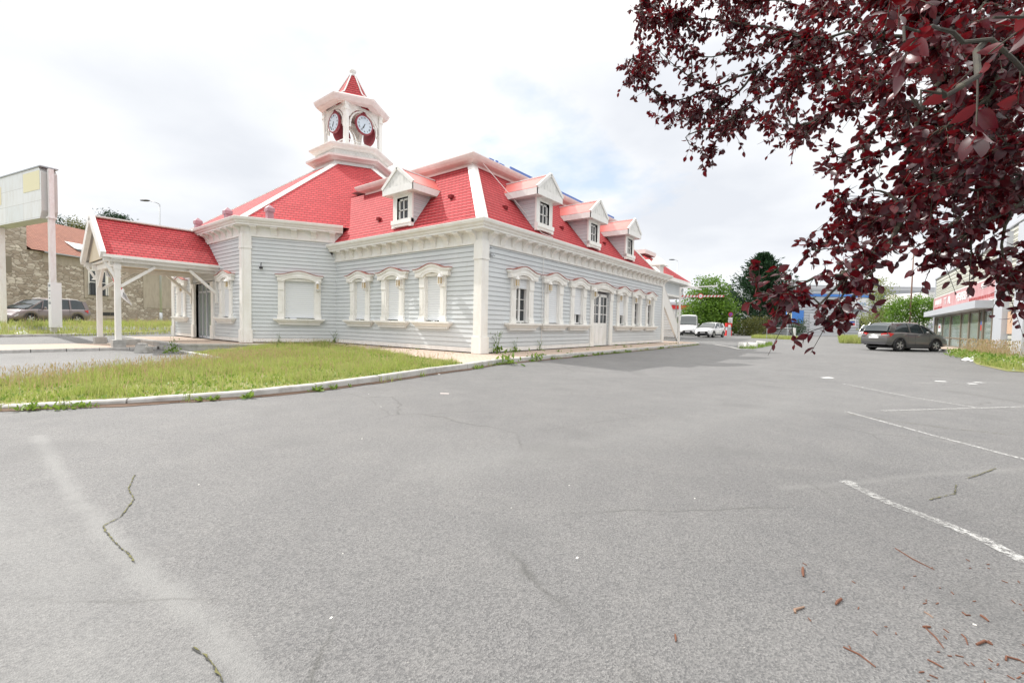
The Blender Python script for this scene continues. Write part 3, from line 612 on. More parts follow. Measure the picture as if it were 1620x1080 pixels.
def clapboard(wall, x0, x1, z0, z1, holes, pitch=.18, name='wall', base_trim=True, topf=None):
    mb = MB(wall.M); z = z0; 
    while z < z1-1e-3:
        zt = min(z1, z+pitch); segs = [(x0, x1)]
        for (a, b, c, d) in holes:
            if zt > c+.02 and z < d-.02:
                ns = []
                for s0, s1 in segs:
                    if b <= s0 or a >= s1: ns.append((s0, s1)); continue
                    if a > s0: ns.append((s0, a))
                    if b < s1: ns.append((b, s1))
                segs = ns
        for s0, s1 in segs:
            cuts = [s0]; xx = s0+rnd.uniform(1.5, 3.8)
            while xx < s1-.4: cuts.append(xx); xx += rnd.uniform(2.2, 4)
            cuts.append(s1)
            for a, b in zip(cuts, cuts[1:]):
                e = .0015 if b < s1 else 0; w = .026+rnd.uniform(-.003, .005); sag = rnd.uniform(-.003, .003)
                mb.face([(a, -w, z+sag), (b-e, -w, z+sag), (b-e, -.004, zt), (a, -.004, zt)])
                mb.face([(a, -w, z+sag), (a, 0, z+sag), (b-e, 0, z+sag), (b-e, -w, z+sag)])
        z = zt
    for (a, b, c, d) in holes:      # reveals and dark inside
        dp = .22
        mb.face([(a, 0, c), (a, dp, c), (a, dp, d), (a, 0, d)]); mb.face([(b, 0, c), (b, 0, d), (b, dp, d), (b, dp, c)])
        mb.face([(a, 0, d), (a, dp, d), (b, dp, d), (b, 0, d)]); mb.face([(a, 0, c), (b, 0, c), (b, dp, c), (a, dp, c)])
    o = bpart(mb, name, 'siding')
    if base_trim:
        segs = [(x0, x1)]
        for (a, b, c, d) in holes:
            if c < .15: segs = [t for s0, s1 in segs for t in ((s0, a-.27), (b+.27, s1))]
        for a, b in segs: mb = MB(wall.M); mb.box(a, b, -.05, .01, .035, .20); bpart(mb, 'base_board', 'white_trim')
    return o
# window prototypes --------------------------------------------------
def hump(x, hw): 
    t = abs(x)/hw
    return .5+.5*math.cos(math.pi*min(1, max(0, (t-.0)/.86)))
def make_window(ow, cw, hw, rows=0, shutter=1.0, lantern=1, door=False):
    """ow half opening, cw half casing, hw half hood width; shutter = closed share of the opening"""
    z0 = 0.03 if door else 1.17; top = 2.98
    mb = MB()
    for s in (-1, 1):      # casings with capital and foot blocks
        a, b = sorted((s*ow, s*cw)); mb.box(a, b, -.08, .0, z0+.18, 2.55); mb.box(a-.0, b, -.11, .0, 2.55, 3.0)
        e = .03*s; a2, b2 = sorted((s*ow, s*cw+e)); mb.box(a2, b2, -.11, .0, z0, z0+.18)
        c = (a+b)/2; mb.box(c-.055, c+.055, -.095, -.08, z0+.3, 2.45)
        a, b = sorted((s*ow, s*(ow-.004))); mb.box(a, b, -.08, .21, z0, 3.2)
    mb.box(-cw, cw, -.078, .0, 3.0, 3.12)
    w = mb.build('door_surround' if door else 'window', 'white_paint', B)
    xs = [hw*(-1+2*i/28) for i in range(29)]; T = [3.28+.20*hump(x, hw) for x in xs]
    def arch(x, r, zc, rise): 
        t = min(1, abs(x)/r); return zc+rise*(math.sqrt(max(0, 1-t*t)))
    Bo = [arch(x, ow+.02, 2.97, .17) if abs(x) < ow+.02 else 2.97 for x in xs]
    mb = MB(); xi = [x*.93 for x in xs]
    mb.strip(xi, [t-.03 for t in T], [arch(x, ow+.02, 2.97, .17) if abs(x) < ow+.02 else 2.97 for x in xi], -.17, .02)
    mb.strip(xs, [t for t in T], [t-.09 for t in T], -.205, .0)
    xm = [x*.90 for x in xs]; mid = [arch(x, ow+.16, 3.02, .19) if abs(x) < ow+.16 else 3.02 for x in xm]
    mb.strip(xm, [m_+.075 for m_ in mid], mid, -.185, -.16)
    mb.build('hood', 'white_paint', w)
    mb = MB(); mb.strip([x*1.02 for x in xs], [t+.026 for t in T], [t+.002 for t in T], -.235, .01); mb.build('hood_cap', 'hood_red', w)
    if not door:
        mb = MB(); sw = hw*1.09; mb.box(-sw, sw, -.27, .0, 1.10, 1.17); mb.box(-sw*.96, sw*.96, -.235, .0, 1.065, 1.10)
        for za, zb_, wa, wb, ya, yb in ((.93, 1.065, .80, .93, -.13, -.21), (.88, .93, .80, .80, -.15, -.15)):
            q = [(-sw*wa, ya, za), (sw*wa, ya, za), (sw*wb, yb, zb_), (-sw*wb, yb, zb_)]; r = [(x, 0, z) for x, y, z in q]
            mb.face(q); mb.face([q[0], q[3], r[3], r[0]]); mb.face([q[1], r[1], r[2], q[2]]); mb.face([q[0], r[0], r[1], q[1]])
        mb.build('sill', 'white_paint', w)
        # joinery
        gl = MB(); gl.box(-ow, ow, .17, .18, 1.2, 3.1); gl.build('pane', 'glass_dark', w)
        fr = MB(); fr.box(-ow, -ow+.06, .12, .19, 1.2, 3.1); fr.box(ow-.06, ow, .12, .19, 1.2, 3.1); fr.box(-ow, ow, .12, .19, 1.2, 1.27); fr.box(-.05, .05, .11, .19, 1.25, 3.1)
        for k in range(1, 4): fr.box(-ow, ow, .135, .19, 1.25+k*.45, 1.275+k*.45)
        for s in (-1, 1): fr.box(s*ow*.52-.012, s*ow*.52+.012, .135, .19, 1.25, 3.1) if ow > .6 else None
        fr.build('sash', 'white_trim', w)
        if shutter > 0:
            zb_ = 3.15-(3.15-1.27)*shutter; sh = MB(); sh.box(-ow+.03, ow-.03, .06, .085, zb_, 3.2); sh.box(-ow+.03, ow-.03, .05, .095, zb_-.05, zb_)
            sh.build('roller_shutter', 'shutter', w)
        rl = MB(); 
        for s in (-1, 1): a, b = sorted((s*ow, s*(ow-.05))); rl.box(a, b, .04, .11, 1.2, 3.2)
        rl.build('shutter_rail', 'white_trim', w)
    if lantern:
        s = lantern; cx = s*(cw-.14); cy = -.26; ln = MB()
        ln.box(cx-.075, cx+.075, cy-.075, cy+.075, 2.62, 2.65); ln.box(cx-.085, cx+.085, cy-.085, cy+.085, 2.90, 2.925)
        for a in (-1, 1):
            for b in (-1, 1): ln.box(cx+a*.066-.009, cx+a*.066+.009, cy+b*.066-.009, cy+b*.066+.009, 2.65, 2.9)
        ln.lathe([(.11, 2.925), (.05, 3.0), (.02, 3.04), (0.0, 3.06)], (cx, cy, 0), 8); ln.lathe([(.0, 2.54), (.04, 2.57), (.06, 2.62)], (cx, cy, 0), 8)
        ln.bar((cx, cy, 3.03), (cx, -.12, 3.03), .02); ln.bar((cx, cy+.02, 2.6), (cx, -.08, 2.52), .018)
        l = ln.build('wall_lantern', 'white_trim', w); gm = MB(); gm.box(cx-.05, cx+.05, cy-.05, cy+.05, 2.65, 2.9); gm.build('lantern_glass', 'lantern_glass', w)
    return w
HOLE = lambda c, ow=.46: (c-ow, c+ow, 1.2, 3.22)
def put(wall, proto, x, used):
    o = proto if not used else copy_tree(proto, B); wall.place(o, x); return o
protoL = make_window(.46, .78, 1.06, shutter=1.0, lantern=1)
for k, x in enumerate((9.83-7.67, 9.83-5.17, 9.83-2.58)): put(wL, protoL, x, k)
wc = [2.52, 4.97, 7.31, 12.70, 15.0, 17.35]
pr = [make_window(.46, .78, 1.06, shutter=.26, lantern=-1), make_window(.46, .78, 1.06, shutter=1, lantern=-1), make_window(.46, .78, 1.06, shutter=.76, lantern=0)]
wR.place(pr[0], wc[0]); wR.place(pr[1], wc[1]); wR.place(pr[2], wc[2])
q = make_window(.46, .78, 1.06, shutter=.70, lantern=-1); wR.place(q, wc[3])
for x in wc[4:]: wR.place(copy_tree(pr[0], B), x)
for k, x in enumerate((22.25-20.6, 22.25-13.85)): wF0.place(copy_tree(protoL, B), x)
ww = make_window(.68, .95, 1.05, shutter=1, lantern=1); wF1.place(ww, 2.38)
# walls
clapboard(wR, 0, 20.1, .03, 4.12, [HOLE(c) for c in wc]+[(9.97-.98, 9.97+.98, .03, 3.2)])
clapboard(wL, -.05, 9.83, .03, 4.12, [HOLE(9.83-c) for c in (7.67, 5.17, 2.58)])
clapboard(wF1, 0, 4.3, .03, 5.06, [HOLE(2.38, .68)])
clapboard(wF0, 0, 10.4, .03, 5.06, [HOLE(22.25-20.6), HOLE(22.25-13.85), (3.95, 6.5, .03, 3.0)])
wFm = Wall(-22.25-5.2, 5.5, R(-60)); clapboard(wFm, 0, 10.4, .03, 5.06, [], .36)
wN = Wall(0, 20.1, R(180)); clapboard(wN, 0, 10, .03, 4.12, [], .18)
# double door on the long wall
ds = make_window(1.0, 1.36, 1.62, door=True, lantern=-1); wR.place(ds, 9.97)
def door_leaf(x0, x1):
    d = MB(); h0, h1 = .05, 2.88; w_ = x1-x0
    d.box(x0, x1, .10, .15, h0, 1.28); 
    for a, b in ((x0, x0+.10), (x1-.10, x1)): d.box(a, b, .10, .15, 1.28, h1)
    d.box(x0, x1, .10, .15, 2.72, h1)
    mid = (x0+x1)/2; d.box(mid-.02, mid+.02, .105, .145, 1.28, 2.72)
    for k in (1, 2): z = 1.28+k*.48; d.box(x0+.1, x1-.1, .105, .145, z-.02, z+.02)
    d.box(mid-.01, mid+.01, .085, .10, .12, 1.15)
    o = d.build('door', 'white_trim', B); gl = MB(); gl.box(x0+.1, x1-.1, .125, .13, 1.28, 2.72); gl.build('pane', 'glass_dark', o)
    wR.place(o, 9.97); return o
dl_ = door_leaf(-.97, -.01); dr_ = door_leaf(.01, .97)
h = MB(); h.tube([(.10, .10, 1.05), (.10, .04, 1.05), (.22, .04, 1.05)], .012, 6); h.build('handle', 'chrome', dr_)
mb = MB(wR.M); mb.box(8.99, 10.95, .0, .25, .03, .05); bpart(mb, 'threshold', 'concrete')
# entrance: recessed glazed doors on the terrace side
mb = MB(wF0.M); mb.box(3.9, 6.55, .19, .21, .02, 3.0); bpart(mb, 'entrance_glazing', 'shop_glass')
mb = MB(wF0.M)
for x in (3.95, 4.55, 5.2, 5.85, 6.44): mb.box(x-.04, x+.04, .12, .19, .03, 3.0)
mb.box(3.9, 6.5, .12, .19, .03, .14); mb.box(3.9, 6.5, .12, .19, 2.5, 2.6); bpart(mb, 'entrance_frame', 'silver_panel')
mb = MB(wF0.M); mb.box(3.90, 3.95, 0, .9, .03, 3.0); mb.box(6.5, 6.55, 0, .9, .03, 3.0); mb.box(3.9, 6.55, 0, .9, 3.0, 3.05)
for x0 in (3.62, 6.5): mb.box(x0, x0+.34, -.10, .0, .03, 3.0); mb.box(x0-.03, x0+.37, -.14, 0, .03, .75); mb.box(x0-.03, x0+.37, -.13, 0, 2.75, 3.0)
bpart(mb, 'entrance_surround', 'white_paint')
# corner posts
def corner_post(x, y, a0, a1, ztop):
    """two boards meeting at a corner; a0, a1 are the directions of the two walls away from the corner"""
    mb = MB()
    for k, a in enumerate((a0, a1)):
        d = Vector((math.cos(R(a)), math.sin(R(a)), 0)); n_ = Vector((d.y, -d.x, 0)) if k == 0 else Vector((-d.y, d.x, 0))
        for z0, z1, w_, t in ((.02, .75, .40, .085), (.75, ztop-.62, .34, .055), (ztop-.62, ztop-.52, .37, .075), (ztop-.52, ztop+.06, .34, .060)):
            M = Matrix(((d.x, n_.x, 0, x), (d.y, n_.y, 0, y), (0, 0, 1, 0), (0, 0, 0, 1))); e = -t if k == 0 else -t+.002
            mb.box(e, w_, 0.0, t+(0 if k == 0 else .001), z0, z1, M)
    return bpart(mb, 'corner_post', 'white_paint')
corner_post(0, 0, 180, 90, 4.12) if False else None
def post_pair(x, y, dirs, ztop):
    mb = MB()
    for k, (d, n_) in enumerate(dirs):
        d = Vector((*d, 0)); n_ = Vector((*n_, 0))
        M = Matrix(((d.x, n_.x, 0, x), (d.y, n_.y, 0, y), (0, 0, 1, 0), (0, 0, 0, 1)))
        for z0, z1, w_, t in ((.0, .62, .37, .10), (.62, ztop-.62, .32, .07), (ztop-.62, ztop-.54, .35, .095), (ztop-.54, ztop+.09, .33, .083)):
            mb.box(-t+k*.001, w_, -.01, t-k*.001, z0, z1, M)
    return bpart(mb, 'corner_post', 'white_paint')
post_pair(0, 0, [((-1, 0), (0, -1)), ((0, 1), (1, 0))], 4.12)
post_pair(0, 20.1, [((0, -1), (1, 0)), ((-1, 0), (0, 1))], 4.12)
post_pair(-11.85, -3.5, [((-1, 0), (0, -1)), ((.5, .866), (.866, -.5))], 5.06)
post_pair(-22.25, -3.5, [((1, 0), (0, -1)), ((-.5, .866), (-.866, -.5))], 5.06)
# cornices: a moulding swept along the eaves
PROF = [(0, 4.07), (.075, 4.07), (.075, 4.15), (.045, 4.16), (.045, 4.52), (.36, 4.55), (.36, 4.63), (.41, 4.65), (.43, 4.71), (.50, 4.76), (.53, 4.85), (.53, 4.88), (.50, 4.89), (.47, 4.84), (.22, 4.84), (.22, 4.9)]
def sweep(path, prof, name, m, dz=0, closed=False, caps=(True, True), label=None, k=1.0):
    n = len(path); mb = MB(); rings = []
    for i in range(n):
        p = Vector((*path[i], 0)); a = path[i-1] if (i or closed) else None; b = path[(i+1) % n] if (i < n-1 or closed) else None
        ns = []
        for q0, q1 in ((a, path[i]), (path[i], b)):
            if q0 is None or q1 is None: continue
            d = Vector((q1[0]-q0[0], q1[1]-q0[1], 0)).normalized(); ns.append(Vector((d.y, -d.x, 0)))
        nn = sum(ns, Vector()); nn = nn/len(ns); nn = nn/nn.length_squared
        rings.append([(p.x+nn.x*o*k, p.y+nn.y*o*k, z+dz) for o, z in prof])
    m_ = n if closed else n-1
    for i in range(m_):
        r0, r1 = rings[i], rings[(i+1) % n]
        for j in range(len(prof)-1): mb.face([r0[j], r1[j], r1[j+1], r0[j+1]])
    if not closed:
        if caps[0]: mb.face(rings[0])
        if caps[1]: mb.face(rings[-1][::-1])
    return bpart(mb, name, m, label=label)
sweep([(-9.9, 0), (0, 0), (0, 20.1), (-4, 20.1)], PROF, 'cornice', 'white_paint', caps=(True, True))
hexp = lambda r, a: (-17.05+r*math.cos(R(a)), 5.5+r*math.sin(R(a)))
HV = {k: (-17.05+10.4*math.cos(R(a)), 5.5+10.4*math.sin(R(a))) for k, a in (('W', 180), ('SW', -120), ('SE', -60), ('E', 0), ('NW', 120))}
f1e = (HV['SE'][0]+.5*4.35, HV['SE'][1]+.866*4.35)
sweep([HV['NW'], HV['W'], HV['SW'], HV['SE'], f1e], PROF, 'cornice', 'white_paint', dz=.94)
# brackets
def bracket_mesh(dz):
    mb = MB(); prof = [(0, 4.17), (-.05, 4.17), (-.06, 4.25), (-.075, 4.30), (-.12, 4.38), (-.20, 4.44), (-.30, 4.47), (-.33, 4.53), (0, 4.53)]
    n = len(prof); w = .13
    a = mb.p([(-w, y-.045, z+dz) for y, z in prof]); b = mb.p([(w, y-.045, z+dz) for y, z in prof])
    mb.f += [tuple(range(a+n-1, a-1, -1)), tuple(range(b, b+n))]; mb.uv += [None, None]
    for k in range(n): mb.f.append((a+k, a+(k+1) % n, b+(k+1) % n, b+k)); mb.uv.append(None)
    mb.box(-w-.02, w+.02, -.36, -.045, 4.50+dz, 4.535+dz); mb.box(-w, w, -.085, -.045, 4.10+dz, 4.17+dz)
    return mb
first = {}
for wall, xs, dz in ((wL, [9.83-.36-.725*k for k in range(13)], 0), (wR, [.40+.725*k for k in range(28)], 0), (wF1, [.42+.86*k for k in range(5)], .94), (wF0, [10.4-.42-.80*k for k in range(13)], .94)):
    for x in xs:
        if dz not in first: first[dz] = bracket_mesh(dz).build('bracket', 'white_paint', B); o = first[dz]
        else: o = first[dz].copy(); C.objects.link(o)
        wall.place(o, x)
# roofs -------------------------------------------------------------
def roof_face(mb, pts):      # first two points run along the eave; UV in metres
    a, b = Vector(pts[0]), Vector(pts[1]); u = (b-a).normalized(); c = Vector(pts[2]); n_ = u.cross((c-a)).normalized(); v = n_.cross(u)
    mb.face(pts, [((Vector(p)-a).dot(u)+50, (Vector(p)-a).dot(v)) for p in pts])
zt, xt, yt = 8.05, -2.45, 2.05
mb = MB(); roof_face(mb, [(.24, -.24, 4.86), (.24, 18.05, 4.86), (xt, 16.0, zt), (xt, yt, zt)]); roof_face(mb, [(-11.5, -.24, 4.86), (.24, -.24, 4.86), (xt, yt, zt), (-12.6, yt, zt)])
roof_face(mb, [(.24, 18.05, 4.86), (-9, 18.05, 4.86), (-9, 16.0, zt), (xt, 16.0, zt)])
mr = bpart(mb, 'mansard_roof', 'red_tiles')
mb = MB(); mb.face([(.3, 17.9, 4.885), (.3, 20.35, 4.885), (-9, 20.35, 4.885), (-9, 17.9, 4.885)]); bpart(mb, 'flat_roof', 'clad_light')
UP_ = [(0, 7.98), (.05, 7.98), (.05, 8.08), (.26, 8.12), (.34, 8.15), (.42, 8.24), (.46, 8.33), (.46, 8.37), (.0, 8.40)]
sweep([(-10.3, 3.2), (-10.3, yt), (xt, yt), (xt, 16.0), (-9, 16.0)], UP_, 'upper_cornice', 'pink_trim')
sweep([(-12.4, yt+.02), (xt-.02, yt+.02), (xt-.02, 15.98), (-9, 15.98)], [(.02, 7.80), (.06, 7.80), (.06, 7.99), (.0, 7.99)], 'frieze_board', 'white_trim')
mb = MB(); mb.face([(-12, yt+.1, 8.385), (xt-.1, yt+.1, 8.385), (xt-.1, 15.9, 8.385), (-12, 15.9, 8.385)]); bpart(mb, 'roof_deck', 'clad_light')
for y0, y1, h_ in ((2.7, 3.0, .07), (3.15, 3.3, .1), (3.4, 3.75, .06), (4.2, 15.7, .13)): mb = MB(); mb.box(xt+.36, xt+.42, y0, y1, 8.37, 8.38+h_); bpart(mb, 'blue_membrane', 'blue_membrane')
mb = MB(); mb.box(-9.6, -8.9, yt-.2, yt-.1, 8.40, 8.5); bpart(mb, 'blue_membrane', 'blue_membrane')
def hip(name, a, b, w0, w1, t=.05, m='white_trim'):
    a, b = Vector(a), Vector(b); d = (b-a).normalized(); s = d.cross(Vector((0, 0, 1))).normalized(); u = s.cross(d)
    mb = MB(); q = []
    for p, w in ((a, w0), (b, w1)): q.append([p-s*w/2-u*.08, p-s*w*.28+u*(t*.7), p+u*t, p+s*w*.28+u*(t*.7), p+s*w/2-u*.08])
    for k in range(4): mb.face([q[0][k], q[0][k+1], q[1][k+1], q[1][k]])
    mb.face(q[0]); mb.face(q[1][::-1]); return bpart(mb, name, m)
def hip_flat(a, b, w, n1, n2, t=.045):      # two boards lying on the two roof slopes
    a, b = Vector(a), Vector(b); d = (b-a).normalized(); mb = MB()
    for n_ in (Vector(n1).normalized(), Vector(n2).normalized()):
        s = n_.cross(d); s = s if s.dot(Vector(n1)+Vector(n2)-(n_*2)) < 0 else -s
        q = [a+n_*t-s*.05, b+n_*t-s*.05, b+n_*t+s*w, a+n_*t+s*w]; mb.face(q); mb.face([q[2], q[3], q[3]-n_*t, q[2]-n_*t]); mb.face([q[0], q[3], q[3]-n_*t, q[0]-n_*t])
    return bpart(mb, 'hip_board', 'white_trim')
nr_, nl_ = Vector((3.19, 0, 2.69)), Vector((0, -3.19, 2.29)); nn_ = Vector((0, 3.19, 2.05))
hip_flat((.25, -.25, 4.87), (xt, yt, zt), .24, nr_, nl_)
hip_flat((.25, 18.06, 4.87), (xt, 16.0, zt), .17, nr_, nn_)
# hexagonal roof of the pavilion
za_, zb2, ra, rb = 5.79, 11.25, 10.4+.24, 2.43
mb = MB(); HR = []
for k in range(6):
    a0, a1 = -120+60*k, -60+60*k
    if k in (2,): pass
    roof_face(mb, [(*hexp(ra, a0), za_), (*hexp(ra, a1), za_), (*hexp(rb, a1), zb2), (*hexp(rb, a0), zb2)])
bpart(mb, 'hexagonal_roof', 'hip_tiles')
for k, a in enumerate((-120, -60, 0, 180)):
    sl_ = (zb2-za_)/((ra-rb)*.866); n1 = (sl_*math.cos(R(a-30)), sl_*math.sin(R(a-30)), 1); n2 = (sl_*math.cos(R(a+30)), sl_*math.sin(R(a+30)), 1)
    hip_flat((*hexp(ra, a), za_), (*hexp(rb, a), zb2), .20, n1, n2)
# small pink roof vents above the gutter, red snow guards
for (x, y, s_) in ((-17.2, -3.7, .8), (-13.3, -3.65, 1), (-11.0, -2.7, 1)):
    mb = MB(); mb.box(-.13, .13, -.13, .13, 0, .34); mb.box(-.17, .17, -.17, .17, .34, .50); mb.lathe([(.24, .50), (.0, .68)], (0, 0, 0), 4, ph=R(45))
    o = mb.build('roof_vent', 'vent_mauve', B); o.location = (x+6, y-6, 5.83)
for (x, y, z) in ((xt+1.75, 2.1, 5.9), (xt+1.75, 6.6, 5.9), (xt+1.75, 11.4, 5.9)):
    mb = MB(); mb.box(-.02, .16, -.09, .09, -.04, .1); o = mb.build('roof_hook', 'red_tiles', B); o.location = (x+6, y-6, z)
for (x, z) in ((-2.4, 6.3), (-6.9, 5.9)):
    mb = MB(); mb.box(-.09, .09, -.16, .02, -.04, .1); o = mb.build('roof_hook', 'red_tiles', B); y = -.24+(z-4.86)*.718; o.location = (x+6, y-6, z)
# dormers ------------------------------------------------------------
def make_dormer(slope):      # local y into the roof; slope = run of the roof per metre of height
    ry = lambda z: -.20+(z-4.92)*slope      # roof surface (local y) at height z, wall plane at -.02
    mb = MB(); hw = .60; z0, z1 = 5.28, 6.62
    # clapboard cheeks
    zz = z0; 
    while zz < z1:
        zn = min(z1, zz+.16)
        for s in (-1, 1): mb.face([(s*(hw+.012), .0, zz), (s*hw, .0, zn), (s*hw, ry(zn)+.1, zn), (s*(hw+.012), ry(zz)+.1, zz)])
        zz = zn
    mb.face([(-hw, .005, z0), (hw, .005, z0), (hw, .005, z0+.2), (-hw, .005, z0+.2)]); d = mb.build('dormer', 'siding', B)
    mb = MB()
    for s in (-1, 1): a, b = sorted((s*.34, s*.64)); mb.box(a, b, -.06, .02, z0+.15, z1)
    mb.box(-.34, .34, -.06, .02, 6.42, z1); mb.box(-.66, .66, -.16, .02, z0+.05, z0+.22); mb.box(-.5, .5, -.11, .02, z0-.06, z0+.05)
    for s in (-1, 1): mb.box(s*.57-.09, s*.57+.09, -.12, .02, z0-.10, z0+.22)
    for s in (-1, 1): a, b = sorted((s*.34, s*.36)); mb.box(a, b, -.06, .16, z0+.2, 6.45)
    mb.box(-.36, .36, -.06, .16, 6.42, 6.45)
    mb.build('dormer_front', 'white_paint', d)
    mb = MB(); mb.box(-.34, .34, .07, .075, z0+.2, 6.44); mb.build('pane', 'glass_dark', d)
    mb = MB()
    for a, b, c, e in ((-.34, -.25, z0+.2, 6.44), (.25, .34, z0+.2, 6.44), (-.02, .02, z0+.2, 6.44), (-.34, .34, z0+.2, z0+.30), (-.34, .34, 6.34, 6.44), (-.34, .34, 5.92, 5.96)): mb.box(a, b, .01, .09, c, e)
    mb.build('sash', 'white_trim', d)
    # roof: two slopes, side fascias, solid gable
    ey, by = -.36, ry(7.6)+.05; pk, ez = 7.62, 6.86; e = 1.0
    mb = MB()
    for s in (-1, 1):
        q = [(s*e, ey, ez), (s*e, ry(ez)+.06, ez), (0, by, pk), (0, ey, pk)]; mb.face([(x, y, z+.012) for x, y, z in (q if s > 0 else q[::-1])])
    mb.build('dormer_roof', 'red_metal', d)
    mb = MB()
    for s in (-1, 1):
        a = s*e; mb.face([(a, ey, ez), (a, ey, 6.58), (a, ry(6.58)+.1, 6.58), (a, ry(ez)+.1, ez)])
        mb.face([(a, ey, 6.58), (s*hw, ey+.02, 6.60), (s*hw, ry(6.6)+.1, 6.60), (a, ry(6.58)+.1, 6.58)])
        mb.bar((0, ey+.02, pk+.02), (s*(e+.02), ey+.02, ez-.0), .14, .09, up=(0, 1, 0))
    mb.bar((0, ey-.02, pk+.02), (0, by, pk+.02), .10, .05)
    mb.box(-e, e, ey, ey+.05, 6.58, ez); mb.box(-hw-.02, hw+.02, ey+.05, .0, 6.56, 6.62)
    mb.build('barge_board', 'white_trim', d)
    mb = MB(); mb.prism([(-e+.03, ez-.01), (e-.03, ez-.01), (0, pk-.02)], ey+.015, ey+.055); mb.build('gable_panel', 'gable_white', d)
    return d
dp = make_dormer(.843); wR.place(dp, 4.03)
for x in (8.78, 13.55): wR.place(copy_tree(dp, B), x)
wL.place(make_dormer(.718), 9.83-4.55)
# clock tower --------------------------------------------------------
TC = (-17.15, 5.5)
def hexring(prof, name, m, label=None, par=None, smooth=False):
    mb = MB(); mb.lathe([(r, z) for r, z in prof], (TC[0], TC[1], 0), 6, ph=0); return bpart(mb, name, m, label=label)
hexring([(2.50, 11.1), (2.36, 11.52), (2.36, 11.62)], 'tower_skirt', 'white_trim')
hexring([(2.36, 11.48), (2.60, 11.50), (2.72, 11.58), (2.95, 11.66), (2.97, 11.78), (2.3, 11.86)], 'tower_cornice', 'pink_trim')
hexring([(2.34, 11.84), (2.34, 12.30)], 'tower_drum', 'white_paint')
mb = MB(); 
for k in range(6):
    a, b = Vector((*[TC[i]+2.37*f(R(60*k)) for i, f in enumerate((math.cos, math.sin))], 0)), Vector((*[TC[i]+2.37*f(R(60*k+60)) for i, f in enumerate((math.cos, math.sin))], 0))
    nseg = 12
    for j in range(nseg):
        for s0, s1 in ((j, j+1.3), (j+1.3, j)):
            p = a.lerp(b, min(1, s0/nseg)); q_ = a.lerp(b, min(1, max(0, s1/nseg))); mb.bar((p.x, p.y, 11.90), (q_.x, q_.y, 12.28), .035, .02, up=tuple(((a+b)/2-Vector((*TC, 0))).normalized()))
bpart(mb, 'lattice', 'white_trim')
hexring([(2.34, 12.24), (2.50, 12.28), (2.58, 12.36), (2.74, 12.44), (2.80, 12.52), (2.80, 12.58), (.1, 12.66)], 'balcony_cornice', 'white_paint')
tower_posts = []
for k, (sx_, sy_) in enumerate(((-1, -1), (1, -1), (1, 1), (-1, 1))):
    x, y = TC[0]+1.3*sx_, TC[1]+1.3*sy_; mb = MB(); 
    for w_, z0, z1 in ((.13, 12.6, 15.55), (.17, 12.6, 12.85), (.17, 14.98, 15.08), (.16, 15.3, 15.5)): mb.box(x-w_, x+w_, y-w_, y+w_, z0, z1)
    bpart(mb, 'tower_post', 'white_paint')
for k in range(4):
    M = Matrix.Translation((TC[0], TC[1], 0)) @ Matrix.Rotation(R(90*k), 4, 'Z')
    mb = MB(M); y = -1.3
    mb.box(-1.2, 1.2, y-.06, y+.06, 15.28, 15.5)      # head beam
    pts = [(1.02*math.cos(R(t)), 14.15+1.08*math.sin(R(t))) for t in range(-8, 189, 14)]
    for a, b in zip(pts, pts[1:]): mb.bar((a[0], y, a[1]), (b[0], y, b[1]), .09, .11, up=(0, 1, 0))
    for s in (-1, 1): mb.prism([(s*1.17, 15.28), (s*1.17, 14.5), (s*.9, 14.9), (s*.55, 15.2), (s*.3, 15.28)], y-.03, y+.03)
    bpart(mb, 'arch', 'white_paint')
    mb = MB(M); mb.box(-1.17, 1.17, y-.02, y+.02, 13.12, 13.17); 
    for j in range(13): x = -1.08+j*.18; mb.box(x-.012, x+.012, y-.012, y+.012, 12.62, 13.12)
    bpart(mb, 'railing', 'white_trim')
    # clock drum with face, numerals and hands
    M2 = M @ Matrix.Translation((0, y-.02, 14.42)); mb = MB(M2)
    mb.lathe([(.0, .14), (.42, .13), (.64, .06), (.67, 0), (.67, -.10), (.62, -.13), (.56, -.10)], (0, 0, 0), 32, axis='y')
    for a in range(0, 360, 30): mb.lathe([(.03, -.02), (.03, .02)], (.66*math.cos(R(a)), 0, .66*math.sin(R(a))), 6, 'y')
    mb.box(-.10, .10, -.06, .06, .60, .86); mb.lathe([(0, -.05), (.09, -.04), (.09, .04), (0, .05)], (-.12, 0, .70), 10, 'y'); mb.lathe([(0, -.05), (.09, -.04), (.09, .04), (0, .05)], (.12, 0, .70), 10, 'y')
    ck = bpart(mb, 'clock', 'clock_red', True)
    mb = MB(M2); mb.lathe([(.0, -.105), (.565, -.105)], (0, 0, 0), 32, 'y'); mb.v = [(a+6, b-6, c) for a, b, c in mb.v]; mb.build('clock_face', 'clock_face', ck)
    for hh, num in enumerate(('XII', 'I', 'II', 'III', 'IIII', 'V', 'VI', 'VII', 'VIII', 'IX', 'X', 'XI')):
        a = R(30*hh); MM = Matrix.Translation((6, -6, 0)) @ M2 @ Matrix.Translation((.44*math.sin(a), -.112, .44*math.cos(a))) @ Matrix.Rotation(a, 4, 'Y')
        text_mesh('numeral', num, .17, 'black', ck, .003, MM, .8)
    for ang, ln, w_ in ((210, .40, .026), (200, .26, .045)):
        a = R(ang); mb = MB(M2); mb.bar((-.06*math.sin(a), -.125, -.06*math.cos(a)), (ln*math.sin(a), -.125, ln*math.cos(a)), w_, .01, up=(0, 1, 0)); mb.v = [(p+6, q_-6, r) for p, q_, r in mb.v]; mb.build('clock_hand', 'black', ck)
hexring([(1.75, 15.46), (2.30, 15.44), (2.36, 15.50), (2.48, 15.70), (2.50, 15.80), (1.45, 16.28)], 'tower_eave', 'pink_trim')
